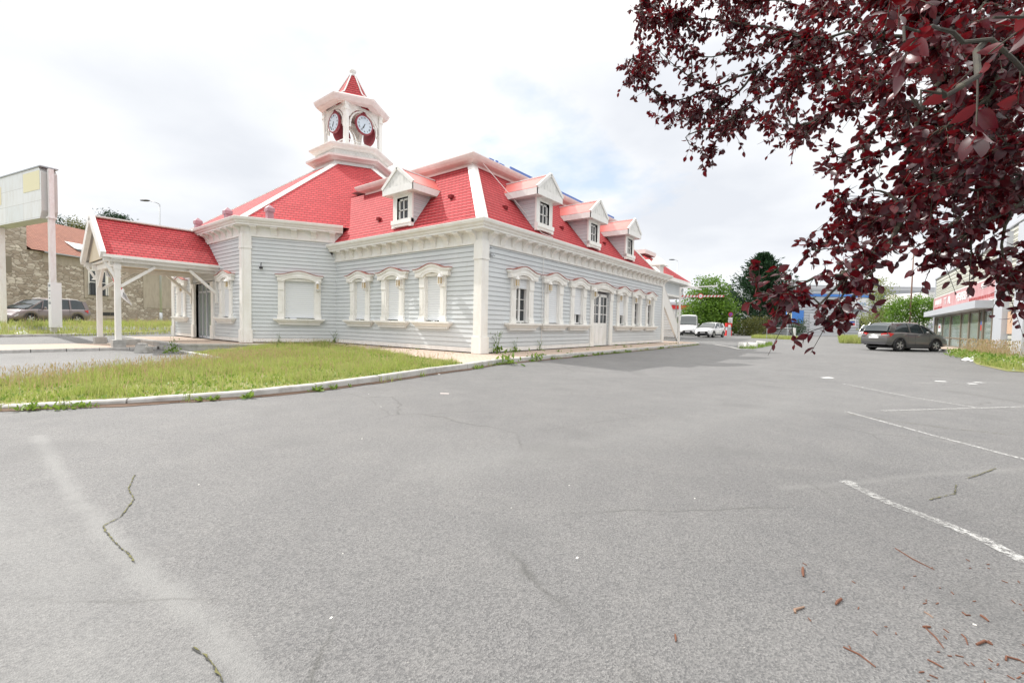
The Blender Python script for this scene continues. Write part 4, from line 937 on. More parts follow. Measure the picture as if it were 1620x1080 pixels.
mb = MB(); sp = [(1.48, 16.26), (1.16, 16.48), (.92, 16.85), (.70, 17.25), (.20, 18.12)]
for k in range(6):
    a0, a1 = 60*k, 60*k+60
    for (r0, z0), (r1, z1) in zip(sp, sp[1:]):
        q = [(TC[0]+r*math.cos(R(a)), TC[1]+r*math.sin(R(a)), z) for r, a, z in ((r0, a0, z0), (r0, a1, z0), (r1, a1, z1), (r1, a0, z1))]
        u = [((j % 3 > 0)*r0, z) for j, z in zip((0, 1, 1, 0), (z0, z0, z1, z1))]; mb.face(q, [(50-r0/2, z0*1.1), (50+r0/2, z0*1.1), (50+r1/2, z1*1.1), (50-r1/2, z1*1.1)])
bpart(mb, 'spire', 'red_tiles')
mb = MB()
for k in range(6): mb.tube([(TC[0]+(r+.015)*math.cos(R(60*k)), TC[1]+(r+.015)*math.sin(R(60*k)), z+.01) for r, z in sp], .045, 6)
bpart(mb, 'spire_hips', 'white_trim')
mb = MB(); mb.lathe([(.20, 18.05), (.26, 18.12), (.18, 18.2), (.14, 18.25), (.22, 18.34), (.24, 18.45), (.19, 18.58), (.08, 18.66), (.02, 18.7), (.014, 19.4), (0, 19.42)], (*TC, 0), 14); bpart(mb, 'finial', 'white_trim', True)
# cable down the roof and wall, small wall fixtures
mb = MB(); mb.tube([(-2.1, 2.35, 8.1), (-.6, 3.3, 6.1), (.1, 3.78, 5.1), (.55, 3.95, 4.9), (.56, 3.98, 4.6), (.07, 4.0, 4.3), (.06, 4.0, .1)], .014, 5); bpart(mb, 'cable', 'white_trim')
mb = MB(); mb.tube([(-11.45+.05, -2.9, 3.78), (-11.45+.12, -2.95, 3.76), (-11.45+.14, -2.96, 3.6)], .02, 6); mb.box(-11.42, -11.3, -3.0, -2.88, 3.5, 3.6); bpart(mb, 'wall_fixture', 'plastic')
mb = MB(); mb.bar((.03, .42, 3.95), (.14, .42, 3.95), .03); mb.box(.06, .16, .36, .50, 3.66, 3.76); mb.bar((.03, .55, 3.72), (.12, .62, 3.68), .025); bpart(mb, 'wall_fixture', 'galv')
# entrance canopy -----------------------------------------------------
cxm, ex, ez_, rz_, yf, yb_ = -17.0, 2.2, 3.80, 5.67, -7.95, -3.45
mb = MB()
for s in (-1, 1):
    pts = [(cxm+s*ex, yf, ez_), (cxm+s*ex, yb_, ez_), (cxm, yb_, rz_), (cxm, yf, rz_)]
    if s < 0: pts = [pts[1], pts[0], pts[3], pts[2]]
    roof_face(mb, pts)
bpart(mb, 'canopy_roof', 'red_tiles')
mb = MB()
for s in (-1, 1): mb.face([(cxm+s*ex, yf+.02, ez_-.05), (cxm+s*ex, yb_, ez_-.05), (cxm, yb_, rz_-.06), (cxm, yf+.02, rz_-.06)])
bpart(mb, 'canopy_soffit', 'white_paint')
mb = MB()
for s in (-1, 1):
    a, b = Vector((cxm, yf, rz_+.05)), Vector((cxm+s*(ex+.06), yf, ez_-.08)); d = (b-a).normalized(); u = Vector((-d.z, 0, d.x))*(-s if d.x*s > 0 else s)
    mb.bar((cxm, yf+.03, rz_+.0), (cxm+s*(ex+.06), yf+.03, ez_-.05), .34, .17, up=(0, 1, 0))
mb.bar((cxm, yf, rz_+.05), (cxm, yb_, rz_+.05), .24, .06)
bpart(mb, 'verge_board', 'white_trim')
mb = MB(); mb.prism([(cxm-1.95, 3.72), (cxm+1.95, 3.72), (cxm, 5.45)], yf+.20, yf+.24); bpart(mb, 'canopy_gable', 'beige_board')
mb = MB(); mb.face([(cxm-2.1, yf+.45, 3.62), (cxm+2.1, yf+.45, 3.62), (cxm+2.1, -3.5, 3.62), (cxm-2.1, -3.5, 3.62)]); bpart(mb, 'canopy_ceiling', 'beige_board')
mb = MB()
for s in (-1, 1): 
    x0, x1 = sorted((cxm+s*2.05, cxm+s*2.16)); mb.box(x0, x1, yf+.05, -3.5, 3.52, 3.74)
    x0, x1 = sorted((cxm+s*2.18, cxm+s*2.34)); mb.box(x0, x1, yf+.02, -3.5, 3.68, 3.80); mb.box(min(cxm+s*1.72, cxm+s*1.90), max(cxm+s*1.72, cxm+s*1.90), yf+.3, -3.5, 3.38, 3.60)
mb.box(cxm-2.05, cxm+2.05, yf+.45, yf+.62, 3.36, 3.60); mb.box(cxm-2.3, cxm+2.3, yf+.3, yf+.66, 3.62, 3.70)
bpart(mb, 'canopy_beam', 'white_paint')
pxr, pxl_, py_ = -15.0, -18.75, -7.42
for x in (pxr, pxl_):
    mb = MB(); mb.box(x-.10, x+.10, py_-.10, py_+.10, .06, 3.42); mb.box(x-.12, x+.12, py_-.12, py_+.12, 3.2, 3.42); bpart(mb, 'canopy_post', 'white_paint')
    mb = MB(); mb.box(x-.24, x+.24, py_-.22, py_+.22, -.55, .07); bpart(mb, 'post_plinth', 'concrete')
    d = 1 if x < cxm else -1
    for a_, b_, w_ in (((x, py_+.1, 2.45), (x, py_+1.35, 3.45), .12), ((x, -3.55, 2.35), (x, -4.75, 3.45), .12), ((x+d*.1, py_, 2.6), (x+d*.95, py_, 3.42), .11), ((x, py_-.1, 2.9), (x, py_-.42, 3.5), .09), ((x, -3.56, 1.9), (x, -3.56, 3.6), .14)): mb = MB(); mb.bar(a_, b_, w_); bpart(mb, 'brace', 'white_paint')
mb = MB(); mb.lathe([(.02, .0), (.05, -.08), (.08, -.18), (.17, -.27), (.18, -.29), (.0, -.26)], (pxl_-.30, py_-.05, 3.2), 14); mb.tube([(pxl_-.14, py_-.05, 3.05), (pxl_-.2, py_-.05, 3.3), (pxl_-.3, py_-.05, 3.32), (pxl_-.3, py_-.05, 3.2)], .018, 6); bpart(mb, 'bell_lamp', 'white_trim')
# rear raised porch with its own mansard, seen past the far end
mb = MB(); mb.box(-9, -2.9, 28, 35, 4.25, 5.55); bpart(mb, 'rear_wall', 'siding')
mb = MB(); mb.box(-9, -2.7, 27.8, 35.2, 4.10, 4.30); mb.box(-3.05, -2.85, 27.95, 28.15, 4.3, 5.5); mb.box(-3.05, -2.85, 33.9, 34.1, 4.3, 5.5); mb.box(-9.1, -2.3, 27.5, 35.6, 5.45, 5.8); bpart(mb, 'rear_fascia', 'white_paint')
mb = MB(); roof_face(mb, [(-2.3, 27.5, 5.8), (-2.3, 35.6, 5.8), (-6.0, 32.4, 8.6), (-6.0, 30.6, 8.6)]); roof_face(mb, [(-9.6, 27.5, 5.8), (-2.3, 27.5, 5.8), (-6.0, 30.6, 8.6), (-9.6, 30.6, 8.6)]); roof_face(mb, [(-2.3, 35.6, 5.8), (-9.6, 35.6, 5.8), (-9.6, 32.4, 8.6), (-6.0, 32.4, 8.6)])
bpart(mb, 'rear_roof', 'red_tiles')
mb = MB(); mb.box(-9, -5.2, 30.0, 33.0, 8.35, 8.75); bpart(mb, 'rear_cornice', 'pink_trim')
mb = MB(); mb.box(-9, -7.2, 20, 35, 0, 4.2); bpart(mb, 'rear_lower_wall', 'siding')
mb = MB(); mb.prism([(-3.2, 5.75), (-1.3, 5.15), (-1.3, 5.02), (-3.2, 5.4)], 34.4, 35.8); mb.box(-3.2, -1.4, 34.4, 35.8, 4.3, 4.38); bpart(mb, 'awning', 'white_trim')
mb = MB(); mb.box(-1.35, -.85, 21.6, 22.5, 4.9, 5.9); mb.prism([(-1.7, 5.9), (-.5, 5.9), (-1.1, 6.6)], 21.4, 22.7); mb.bar((-.4, 20.4, 5.05), (-2.2, 22.6, 6.5), .25, .12); bpart(mb, 'rear_dormer', 'white_paint')
# outside stair at the far end
mb = MB()
for k in range(16):
    y = 24.75-k*.245; z = .12+k*.195; mb.box(-1.45, -.42, y-.16, y+.12, z, z+.05)
mb.box(-1.5, -.4, 20.2, 21.0, 3.15, 3.25); st = bpart(mb, 'outside_stair', 'stair_white')
def para(x):
    mb = MB(); q = [(24.95, .05), (24.95, 1.35), (21.1, 4.35), (20.15, 4.35), (20.15, 3.05), (21.0, 3.05)]
    a = [(x-.04, y, z) for y, z in q]; b = [(x+.04, y, z) for y, z in q]; mb.face(a[::-1]); mb.face(b)
    for k in range(6): mb.face([a[k], a[(k+1) % 6], b[(k+1) % 6], b[k]])
    mb.bar((x, 24.95, 1.36), (x, 21.1, 4.36), .12, .05); mb.bar((x+.02, 24.95, .05), (x+.02, 21.0, 3.05), .13, .14); return mb
mb = para(-.38); mb.v = [(a+6, b-6, c) for a, b, c in mb.v]; mb.build('stair_parapet', 'stair_white', st)
mb = para(-1.5); mb.v = [(a+6, b-6, c) for a, b, c in mb.v]; mb.build('stair_parapet', 'stair_white', st)
# ================================================================== vehicles
def curve(pts, x):
    for (a, b), (c, d) in zip(pts, pts[1:]):
        if x <= c: t = (x-a)/(c-a+1e-9); t = max(0, min(1, t)); return b+(d-b)*(t*t*(3-2*t)*.5+t*.5)
    return pts[-1][1]
def make_car(name, label, cat, paint, Lg, Wd, top, belt, low, wr, axles, glass_rng, pillars, roof_w=.74, nose=.12, rails=False, lights='both', plate=True, group=None, solid_rear=None):
    """local x = forward, front at x=Lg; top/belt/low are height profiles along x; axles = two x positions"""
    root = empty(name); tag(root, label, cat, group)
    N = 72; xs = [Lg*i/N for i in range(N+1)]; hw = lambda x: Wd/2*(1-nose*max(0, (abs(x/Lg-.5)-.30)/.2)**2*.8)
    def lowz(x):
        z = curve(low, x)
        for a in axles:
            if abs(x-a) < wr*1.17: z = max(z, wr+math.sqrt(max(0, (wr*1.17)**2-(x-a)**2)))
        return z
    mb = MB(); rings = []
    for x in xs:
        zl, zb_, zt_ = lowz(x), curve(belt, x), curve(top, x); w = hw(x); zt2 = min(zb_, zt_); zm = zl+(zt2-zl)*.45
        r = [(w*.90, zl), (w*.985, zl+(zt2-zl)*.12), (w, zm), (w*.985, zl+(zt2-zl)*.72), (w*.945, zt2-.015), (w*.90, zt2+.008), (w*.5, zt2+.03), (0, zt2+.038)]
        rings.append([(x, -y, z) for y, z in r]+[(x, y, z) for y, z in r[:-1][::-1]])
    for a, b in zip(rings, rings[1:]):
        for k in range(len(a)-1): mb.face([a[k], b[k], b[k+1], a[k+1]])
    mb.face(rings[0][::-1]); mb.face(rings[-1])
    import bmesh
    body = mb.build('body', paint, root, True)
    bm = bmesh.new(); bm.from_mesh(body.data); bmesh.ops.remove_doubles(bm, verts=bm.verts[:], dist=.0008); bmesh.ops.recalc_face_normals(bm, faces=bm.faces[:]); bm.to_mesh(body.data); bm.free()
    # greenhouse
    g0, g1 = glass_rng; gx_ = [g0+(g1-g0)*i/40 for i in range(41)]
    def ghring(x, inset=0.0):
        zb_, zt_ = curve(belt, x), curve(top, x); zt_ = max(zt_, zb_+.001); w = hw(x); f = (zt_-zb_)/max(.01, max(p[1] for p in top)-zb_); wt = w*(.93-(.93-roof_w)*f)
        return [(x, -w*.925+inset, zb_-.01), (x, -(w*.925*.45+wt*.55)+inset, zb_+(zt_-zb_)*.55), (x, -wt+inset, zt_-.035*f), (x, -wt*.86, zt_+.012*f-inset), (x, 0, zt_+.045*f-inset)]
    mb = MB(); rg = [ghring(x, .008) for x in gx_]
    for a, b in zip(rg, rg[1:]):
        for k in range(4): mb.face([a[k], b[k], b[k+1], a[k+1]]); q = [(p[0], -p[1], p[2]) for p in (a[k], a[k+1], b[k+1], b[k])]; mb.face(q)
    mb.build('windows', 'car_glass', root, True)
    ztop = max(p[1] for p in top); mb = MB(); rr = [ghring(x) for x in gx_]
    def zroof(x): return curve(top, x) > ztop-.10
    for a, b in zip(rr, rr[1:]):
        if zroof(a[0][0]) and zroof(b[0][0]):
            for k in (2, 3): mb.face([a[k], b[k], b[k+1], a[k+1]]); mb.face([(p[0], -p[1], p[2]) for p in (a[k], a[k+1], b[k+1], b[k])])
    mb.build('roof', paint, root, True)
    for (x0, x1, wd) in pillars:
        for s in (-1, 1):
            mb = MB()
            a, b = ghring(x0, -.006), ghring(x1, -.006)
            pts = [Vector((x0+(x1-x0)*t_, (a[k][1]*(1-t_)+b[k][1]*t_)*s, curve(belt, x0) if k == 0 else 0)) for k, t_ in ((0, 0), (1, .55), (2, 1))]
            pts[0].z = curve(belt, x0)-.01; pts[2].z = b[2][2]; pts[1].z = pts[0].z+(pts[2].z-pts[0].z)*.55; pts[1].y = a[1][1]*s*.45+b[1][1]*s*.55
            for p, q in zip(pts, pts[1:]): mb.bar(p, q, .012+.02, wd, up=(1, 0, 0))
            mb.build('pillar', paint, root)
    if solid_rear:
        mb = MB(); x0, x1 = solid_rear; ff = [x for x in gx_ if x0 <= x <= x1]; r2 = [ghring(x, -.004) for x in ff]
        for a, b in zip(r2, r2[1:]):
            for k in range(4): mb.face([a[k], b[k], b[k+1], a[k+1]]); mb.face([(p[0], -p[1], p[2]) for p in (a[k], a[k+1], b[k+1], b[k])])
        mb.face([(p[0], p[1], p[2]) for p in r2[0]]+[(p[0], -p[1], p[2]) for p in r2[0][::-1][1:]]); mb.build('load_body', paint, root, True)
    # lower cladding, door seams, handles, mirrors
    mb = MB()
    for s in (-1, 1): 
        mb.box(axles[0]+wr*1.2, axles[1]-wr*1.2, min(s*(Wd/2-.06), s*(Wd/2+.004)), max(s*(Wd/2-.06), s*(Wd/2+.004)), curve(low, Lg/2)-.03, curve(low, Lg/2)+.10)
        for a in axles:
            pts = [(a+wr*1.18*math.cos(R(t)), s*(Wd/2*.965 if 0 else hw(a)*.985), wr+wr*1.18*math.sin(R(t))) for t in range(-5, 186, 10)]
            mb.tube(pts, .028, 5)
    mb.box(-.005, .10, -Wd/2*.80, Wd/2*.80, curve(low, 0)-.02, curve(low, 0)+.14); mb.box(Lg-.10, Lg+.004, -Wd/2*.75, Wd/2*.75, curve(low, Lg)-.02, curve(low, Lg)+.10)
    mb.box(.3, Lg-.3, -Wd/2*.8, Wd/2*.8, wr*.5, wr*.75)
    mb.build('cladding', 'plastic', root)
    mid = (glass_rng[0]+glass_rng[1])/2
    mb = MB()
    for xd in (axles[0]+wr*1.35+.05, mid+.15, axles[1]-wr*1.3-.02):
        for s in (-1, 1): y = s*(Wd/2+.0015); mb.bar((xd, y, lowz(xd)+.13), (xd, y*.99, curve(belt, xd)*.55+.25), .006, .006); mb.bar((xd, y*.99, curve(belt, xd)*.55+.25), (xd, s*hw(xd)*.95, curve(belt, xd)-.02), .006, .006)
    mb.build('door_seam', 'black', root)
    for xd in (mid-.75, mid+.28):
        for s in (-1, 1): mb = MB(); y = s*Wd/2*.993; mb.bar((xd, y, curve(belt, xd)-.13), (xd+.19, y, curve(belt, xd)-.12), .03, .028); mb.build('door_handle', 'chrome' if paint == 'car_grey' else paint, root)
    gm = g1-(g1-g0)*.24
    for s in (-1, 1):
        mb = MB(); xm = gm; mb.lathe([(0, -.09), (.075, -.05), (.085, .02), (.06, .08), (0, .09)], (xm, s*(Wd/2+.10), curve(belt, xm)+.07), 10, 'y'); mb.bar((xm, s*(Wd/2-.08), curve(belt, xm)), (xm, s*(Wd/2+.06), curve(belt, xm)+.04), .04); mb.build('mirror', paint, root, True)
    if rails:
        for s in (-1, 1):
            mb = MB(); a = [x for x in gx_ if zroof(x)]; mb.tube([(x, s*Wd/2*roof_w*.93, curve(top, x)+.035) for x in (a[2], a[6], a[len(a)//2], a[-6], a[-3])], .018, 6); mb.build('roof_rail', 'chrome', root)
    # wheels
    for a in axles:
        for s in (-1, 1):
            w = MB(); y = s*(Wd/2-.12); w.lathe([(wr*.66, -.10), (wr*.93, -.105), (wr, -.06), (wr, .06), (wr*.93, .105), (wr*.66, .10)], (a, y, wr), 28, 'y'); t = w.build('wheel', 'tyre', root, True)
            r = MB(); yo = y+s*.085; r.lathe([(wr*.68, -.02*s), (wr*.64, .02*s), (wr*.60, -.03*s)], (a, yo, wr), 28, 'y')
            for k in range(5):
                for dk in (-9, 9):
                    t0 = R(72*k+dk*.5); t1 = R(72*k+dk); r.bar((a+wr*.1*math.cos(t0), yo+s*.004, wr+wr*.1*math.sin(t0)), (a+wr*.64*math.cos(t1), yo, wr+wr*.64*math.sin(t1)), .035, .045, up=(0, 1, 0))
            r.lathe([(0, .015*s), (wr*.16, .01*s), (wr*.17, -.02*s)], (a, yo, wr), 14, 'y'); r.build('rim', 'rim', t)
            d = MB(); d.lathe([(0, 0), (wr*.62, 0)], (a, y+s*.035, wr), 20, 'y'); d.build('brake_disc', 'dark', t)
    zf = curve(belt, Lg-.2)
    for s in (-1, 1):      # lamps hug the corners
        mb = MB(); x0 = Lg-.30; q = [(Lg-.045, s*Wd*.27, zf-.22), (Lg-.03, s*Wd*.30, zf-.12), (Lg-.10, s*Wd*.40, zf-.05), (Lg-.36, s*(hw(Lg-.36)*.955+.012), zf+.0), (Lg-.30, s*(hw(Lg-.3)+.012), zf-.10), (Lg-.12, s*(hw(Lg-.12)+.004), zf-.21)]
        b = [(x-.10, y*.9, z) for x, y, z in q]; mb.face(q); 
        for k in range(6): mb.face([q[k], q[(k+1) % 6], b[(k+1) % 6], b[k]])
        mb.build('headlight', 'lamp_clear', root)
        zr = curve(belt, .25); mb = MB(); q = [(-.014, s*Wd*.24, zr-.07), (-.014, s*Wd*.26, zr-.17), (-.012, s*(hw(0)*.98), zr-.28), (.20, s*(hw(.20)+.012), zr-.24), (.42, s*(hw(.42)*.99+.008), zr-.06), (.14, s*(hw(.14)*.965+.010), zr-.005)]
        b = [(x+.10, y*.9, z) for x, y, z in q]; mb.face(q)
        for k in range(6): mb.face([q[k], q[(k+1) % 6], b[(k+1) % 6], b[k]])
        mb.build('tail_light', 'lamp_red', root)
    mb = MB(); mb.box(-.022, -.005, -.30, .30, .78, .89); mb.build('number_plate', 'paper_white', root)
    mb = MB(); mb.box(Lg+.002, Lg+.03, -.26, .26, .42, .53); mb.build('number_plate', 'paper_white', root)
    mb = MB(); mb.prism([(-.52, .36), (.52, .36), (.58, .50), (.42, .60), (-.42, .60), (-.58, .50)], 0, .05); mb.v = [(Lg-.042+y, x, z) for x, y, z in mb.v]; mb.build('grille', 'black', root)
    return root
def set_on(o, x, y, heading, dz=0.0): o.location = (x, y, g(x, y)+dz); o.rotation_euler = (0, 0, heading)
suv = dict(Lg=4.42, Wd=1.84, wr=.375, axles=(.86, 3.50),
    top=[(0, 1.0), (.06, 1.22), (.28, 1.60), (.6, 1.69), (1.6, 1.74), (2.45, 1.70), (2.9, 1.56), (3.45, 1.20), (3.6, 1.12), (4.1, 1.02), (4.42, .80)],
    belt=[(0, .98), (.3, 1.16), (1.1, 1.16), (2.4, 1.10), (3.4, 1.07), (3.8, 1.05), (4.2, .96), (4.42, .72)],
    low=[(0, .42), (.3, .34), (1.5, .28), (3.1, .28), (4.1, .30), (4.42, .36)], glass_rng=(.07, 3.52))
c1 = make_car('parked_car', 'dark grey SUV parked in front of the shop windows, seen from its right rear corner', 'car', 'car_grey', pillars=[(.30, .62, .34), (1.62, 1.60, .10), (2.62, 2.45, .06), (3.42, 2.72, .07)], roof_w=.72, rails=True, **suv)
set_on(c1, 12.15, 23.1, R(47))
hatch_top = [(0, .95), (.10, 1.2), (.35, 1.47), (.9, 1.54), (1.7, 1.56), (2.3, 1.5), (2.75, 1.35), (3.35, 1.02), (3.75, .92), (4.05, .62)]
hatch = dict(Lg=4.05, Wd=1.75, wr=.30, axles=(.72, 3.24), top=hatch_top, belt=[(0, .93), (.4, 1.02), (1.8, .97), (3.1, .95), (3.5, .93), (3.85, .82), (4.05, .55)],
    low=[(0, .36), (.3, .24), (2, .22), (3.8, .22), (4.05, .26)], glass_rng=(.12, 3.34), roof_w=.72)
c2 = make_car('parked_car', 'small white hatchback facing the camera beside the van under the leafy green tree', 'car', 'car_white', pillars=[(.25, .5, .3), (1.55, 1.5, .09), (3.2, 2.35, .06)], **hatch)
hd = R(-99); f = W(L(1111, 46), 46); set_on(c2, f.x-4.05*math.cos(hd), f.y-4.05*math.sin(hd), hd, .0)
mpv = dict(Lg=4.72, Wd=1.85, wr=.33, axles=(.95, 3.75), top=[(0, 1.0), (.08, 1.3), (.3, 1.62), (.9, 1.72), (2.2, 1.74), (2.9, 1.62), (3.5, 1.28), (4.05, .98), (4.72, .62)],
    belt=[(0, 1.0), (.5, 1.05), (2.5, 1.0), (3.7, .98), (4.2, .9), (4.72, .56)], low=[(0, .38), (.3, .28), (4.3, .25), (4.72, .3)], glass_rng=(.1, 3.95), roof_w=.74)
c3 = make_car('parked_car', 'mauve people carrier parked before the stone house, half hidden by tall grass', 'car', 'car_mauve', pillars=[(.2, .35, .26), (1.35, 1.3, .10), (2.45, 2.35, .10), (3.1, 2.9, .05), (3.85, 2.95, .07)], rails=True, **mpv)
hd = R(-58); f = W(L(70, 30), 30); set_on(c3, f.x-2.3*math.cos(hd), f.y-2.3*math.sin(hd), hd, 0)
c4 = make_car('parked_car', 'silver car parked just behind the dark grey SUV, only its tail showing', 'car', 'car_silver', pillars=[(.25, .5, .3), (1.55, 1.5, .09), (3.2, 2.35, .06)], **hatch)
f = W(L(1371, 35.5), 35.5); set_on(c4, f.x, f.y, R(47))
van = dict(Lg=5.2, Wd=2.0, wr=.34, axles=(1.0, 4.25), top=[(0, 2.35), (.2, 2.45), (3.4, 2.45), (3.9, 2.3), (4.45, 1.55), (4.6, 1.35), (5.0, 1.2), (5.2, .85)],
    belt=[(0, 1.3), (3.8, 1.3), (4.4, 1.3), (4.9, 1.1), (5.2, .8)], low=[(0, .42), (.3, .3), (4.8, .28), (5.2, .32)], glass_rng=(.02, 4.62), roof_w=.84)
c5 = make_car('parked_van', 'white delivery van parked between the outside stair and the white hatchback', 'van', 'car_white', pillars=[(3.3, 3.25, .1), (4.5, 3.8, .07)], solid_rear=(0, 3.3), **van)
hd = R(-78); f = W(L(1087, 51), 51); set_on(c5, f.x-5.2*math.cos(hd), f.y-5.2*math.sin(hd), hd, 0)

# ================================================================== other buildings
def local_mb(): return MB()
# shop on the right, its front runs along x = 17
SX = 17.0
shop = tag(empty('shop_building', (SX, 28, 0)), 'low clad shop with a faded red sign over its glass front', 'shop')
def spart(mb, name, m, parent=None, smooth=False):
    mb.v = [(x-SX, y-28, z) for x, y, z in mb.v]; return mb.build(name, m, parent or shop, smooth)
mb = MB()
def clad(mb, y0, y1, z0, z1, x, pitch, depth):      # horizontal trapezoid cladding facing -x
    z = z0
    while z < z1-.02:
        zt_ = min(z1, z+pitch); mb.face([(x, y1, z), (x, y0, z), (x, y0, z+pitch*.14), (x, y1, z+pitch*.14)]) if 0 else None
        a, b, c, d = z, z+pitch*.12, z+pitch*.22, zt_
        mb.face([(x+depth, y1, a), (x+depth, y0, a), (x+depth, y0, b), (x+depth, y1, b)]); mb.face([(x+depth, y1, b), (x+depth, y0, b), (x, y0, c), (x, y1, c)])
        mb.face([(x, y1, c), (x, y0, c), (x, y0, d), (x, y1, d)]); mb.face([(x, y1, d), (x, y0, d), (x+depth, y0, d), (x+depth, y1, d)])
        z = zt_
clad(mb, 21.3, 42, 4.16, 5.85, SX, .27, .05); clad(mb, 5, 21.2, 2.2, 6.3, SX, .24, .05); clad(mb, 20.95, 22.0, .1, 2.95, SX, .235, .05); clad(mb, 5, 19.3, .1, 1.12, SX, .235, .05); clad(mb, 5, 17.6, 1.12, 2.2, SX, .235, .05)
spart(mb, 'wall', 'clad_cream')
mb = MB(); mb.box(SX+.05, SX+12, 5, 42, -.2, 5.8); spart(mb, 'building_core', 'clad_light')
mb = MB(); mb.box(SX-.1, SX+12, 21.25, 42.1, 5.85, 5.98); mb.box(SX-.1, SX+12, 5, 21.2, 6.3, 6.42); mb.box(SX-.06, SX+.02, 41.9, 42.1, .1, 5.9); spart(mb, 'roof_edge', 'silver_panel')
mb = MB(); mb.box(SX-.09, SX-.03, 21.2, 42, 2.96, 4.14); spart(mb, 'sign_panel', 'shop_sign')
mb = MB()
for y0, y1, z0, z1 in ((21.15, 42.05, 4.12, 4.17), (21.15, 42.05, 2.93, 2.97), (21.13, 21.2, 2.93, 4.17), (42, 42.06, 2.93, 4.17)): mb.box(SX-.10, SX, y0, y1, z0, z1)
spart(mb, 'sign_frame', 'gable_white')
def shop_text(name, body, y, z, size, m, sx=1.0):
    M = Matrix.Translation((SX-.105-SX, y-28, z)) @ Matrix.Rotation(R(-90), 4, 'Z'); text_mesh(name, body, size, m, shop, .012, M, sx)
shop_text('lettering', 'TT  AL', 35.4, 3.60, .80, 'letters_white', 1.25); shop_text('lettering', 'PIERRELAYE', 29.4, 3.60, .80, 'letters_white', 1.15); shop_text('lettering', 'ASIAT', 23.9, 3.83, .45, 'letters_white', 1.2)
def worn_line(y0, y1, z, h_, m_):      # small lettering too worn to read: short upright strokes
    mb = MB(); y = y0
    while y < y1: w_ = rnd.choice((.03, .05, .08)); mb.box(SX-.105, SX-.092, y, y+w_, z-h_*rnd.uniform(.3, .5), z+h_*rnd.uniform(.3, .5)); y += w_+rnd.uniform(.03, .14)
    spart(mb, 'worn_lettering', m_)
worn_line(21.7, 27.6, 3.2, .22, 'letters_red'); worn_line(37.6, 41.6, 3.2, .24, 'letters_red'); worn_line(38.0, 41.2, 3.72, .5, 'letters_white')
mb = MB(); mb.box(SX-.75, SX, 21.9, 41.6, 2.50, 2.92); spart(mb, 'canopy', 'silver_panel')
mb = MB(); mb.box(SX-1.4, SX+.05, 5, 42.2, -.3, .1); tag(spart(mb, 'forecourt_step', 'concrete'), None)
mb = MB(); mb.box(SX-1.38, SX+.04, 22, 42, .1, .104); spart(mb, 'forecourt_paving', 'pavers')
mb = MB(); mb.box(SX+.0, SX+.06, 22.0, 41.2, .1, 2.5); sh_glass = spart(mb, 'shop_window', 'shop_glass')
mb = MB()
for y in (22.05, 24.0, 25.0, 27.6, 30.1, 33.9, 37.2, 40.3, 41.2): w_ = .16 if y in (24.0, 27.6, 33.9, 40.3) else .07; mb.box(SX-.07, SX+.02, y-w_, y+w_, .1, 2.5)
mb.box(SX-.05, SX+.02, 22, 41.2, .70, .80); mb.box(SX-.05, SX+.02, 22, 41.2, 2.38, 2.5); mb.box(SX-.05, SX+.02, 22, 41.2, .1, .18); spart(mb, 'window_frame', 'frame_brown', sh_glass)
mb = MB(); mb.box(SX-.02, SX-.005, 24.15, 24.7, 1.3, 1.62); spart(mb, 'poster', 'sign_red', sh_glass); mb = MB(); mb.box(SX-.02, SX-.005, 24.15, 24.7, 1.62, 1.85); spart(mb, 'poster', 'sign_blue', sh_glass)
mb = MB(); mb.box(SX-.02, SX-.005, 38.2, 39.4, 1.2, 1.9); spart(mb, 'poster', 'paper_white', sh_glass); mb = MB(); mb.box(SX-.03, SX-.02, 38.4, 39.2, 1.5, 1.7); spart(mb, 'poster', 'letters_red', sh_glass)
for y0, y1 in ((19.35, 20.95), (16.1, 17.55)):
    mb = MB(); mb.box(SX-.22, SX+.02, y0, y1, -.1, 6.1); spart(mb, 'column', 'silver_panel')
mb = MB(); mb.box(SX-.04, SX+.02, 17.62, 19.3, 1.13, 2.2); spart(mb, 'boarded_window', 'osb')
mb = MB(); mb.box(SX-.09, SX-.03, 21.25, 21.5, 2.95, 4.15); mb.box(SX-.35, SX-.2, 21.2, 21.9, 5.3, 5.9) if 0 else None; spart(mb, 'sign_return', 'silver_panel')
# stone house on the far left: its front runs straight away from the viewer
def frame_obj(lat, dep, dz=0): p = W(lat, dep); return Matrix.Translation((p.x, p.y, p.z+dz)) @ Matrix.Rotation(HEAD, 4, 'Z')   # x right, y away
def house_root(name, label, cat, lat, dep, dz=0):
    r = empty(name); r.matrix_world = frame_obj(lat, dep, dz); tag(r, label, cat); return r
hs = house_root('stone_house', 'old rubble stone house with an orange tiled roof behind the mauve car', 'house', -41.5, 38)
hs.location.z = .55
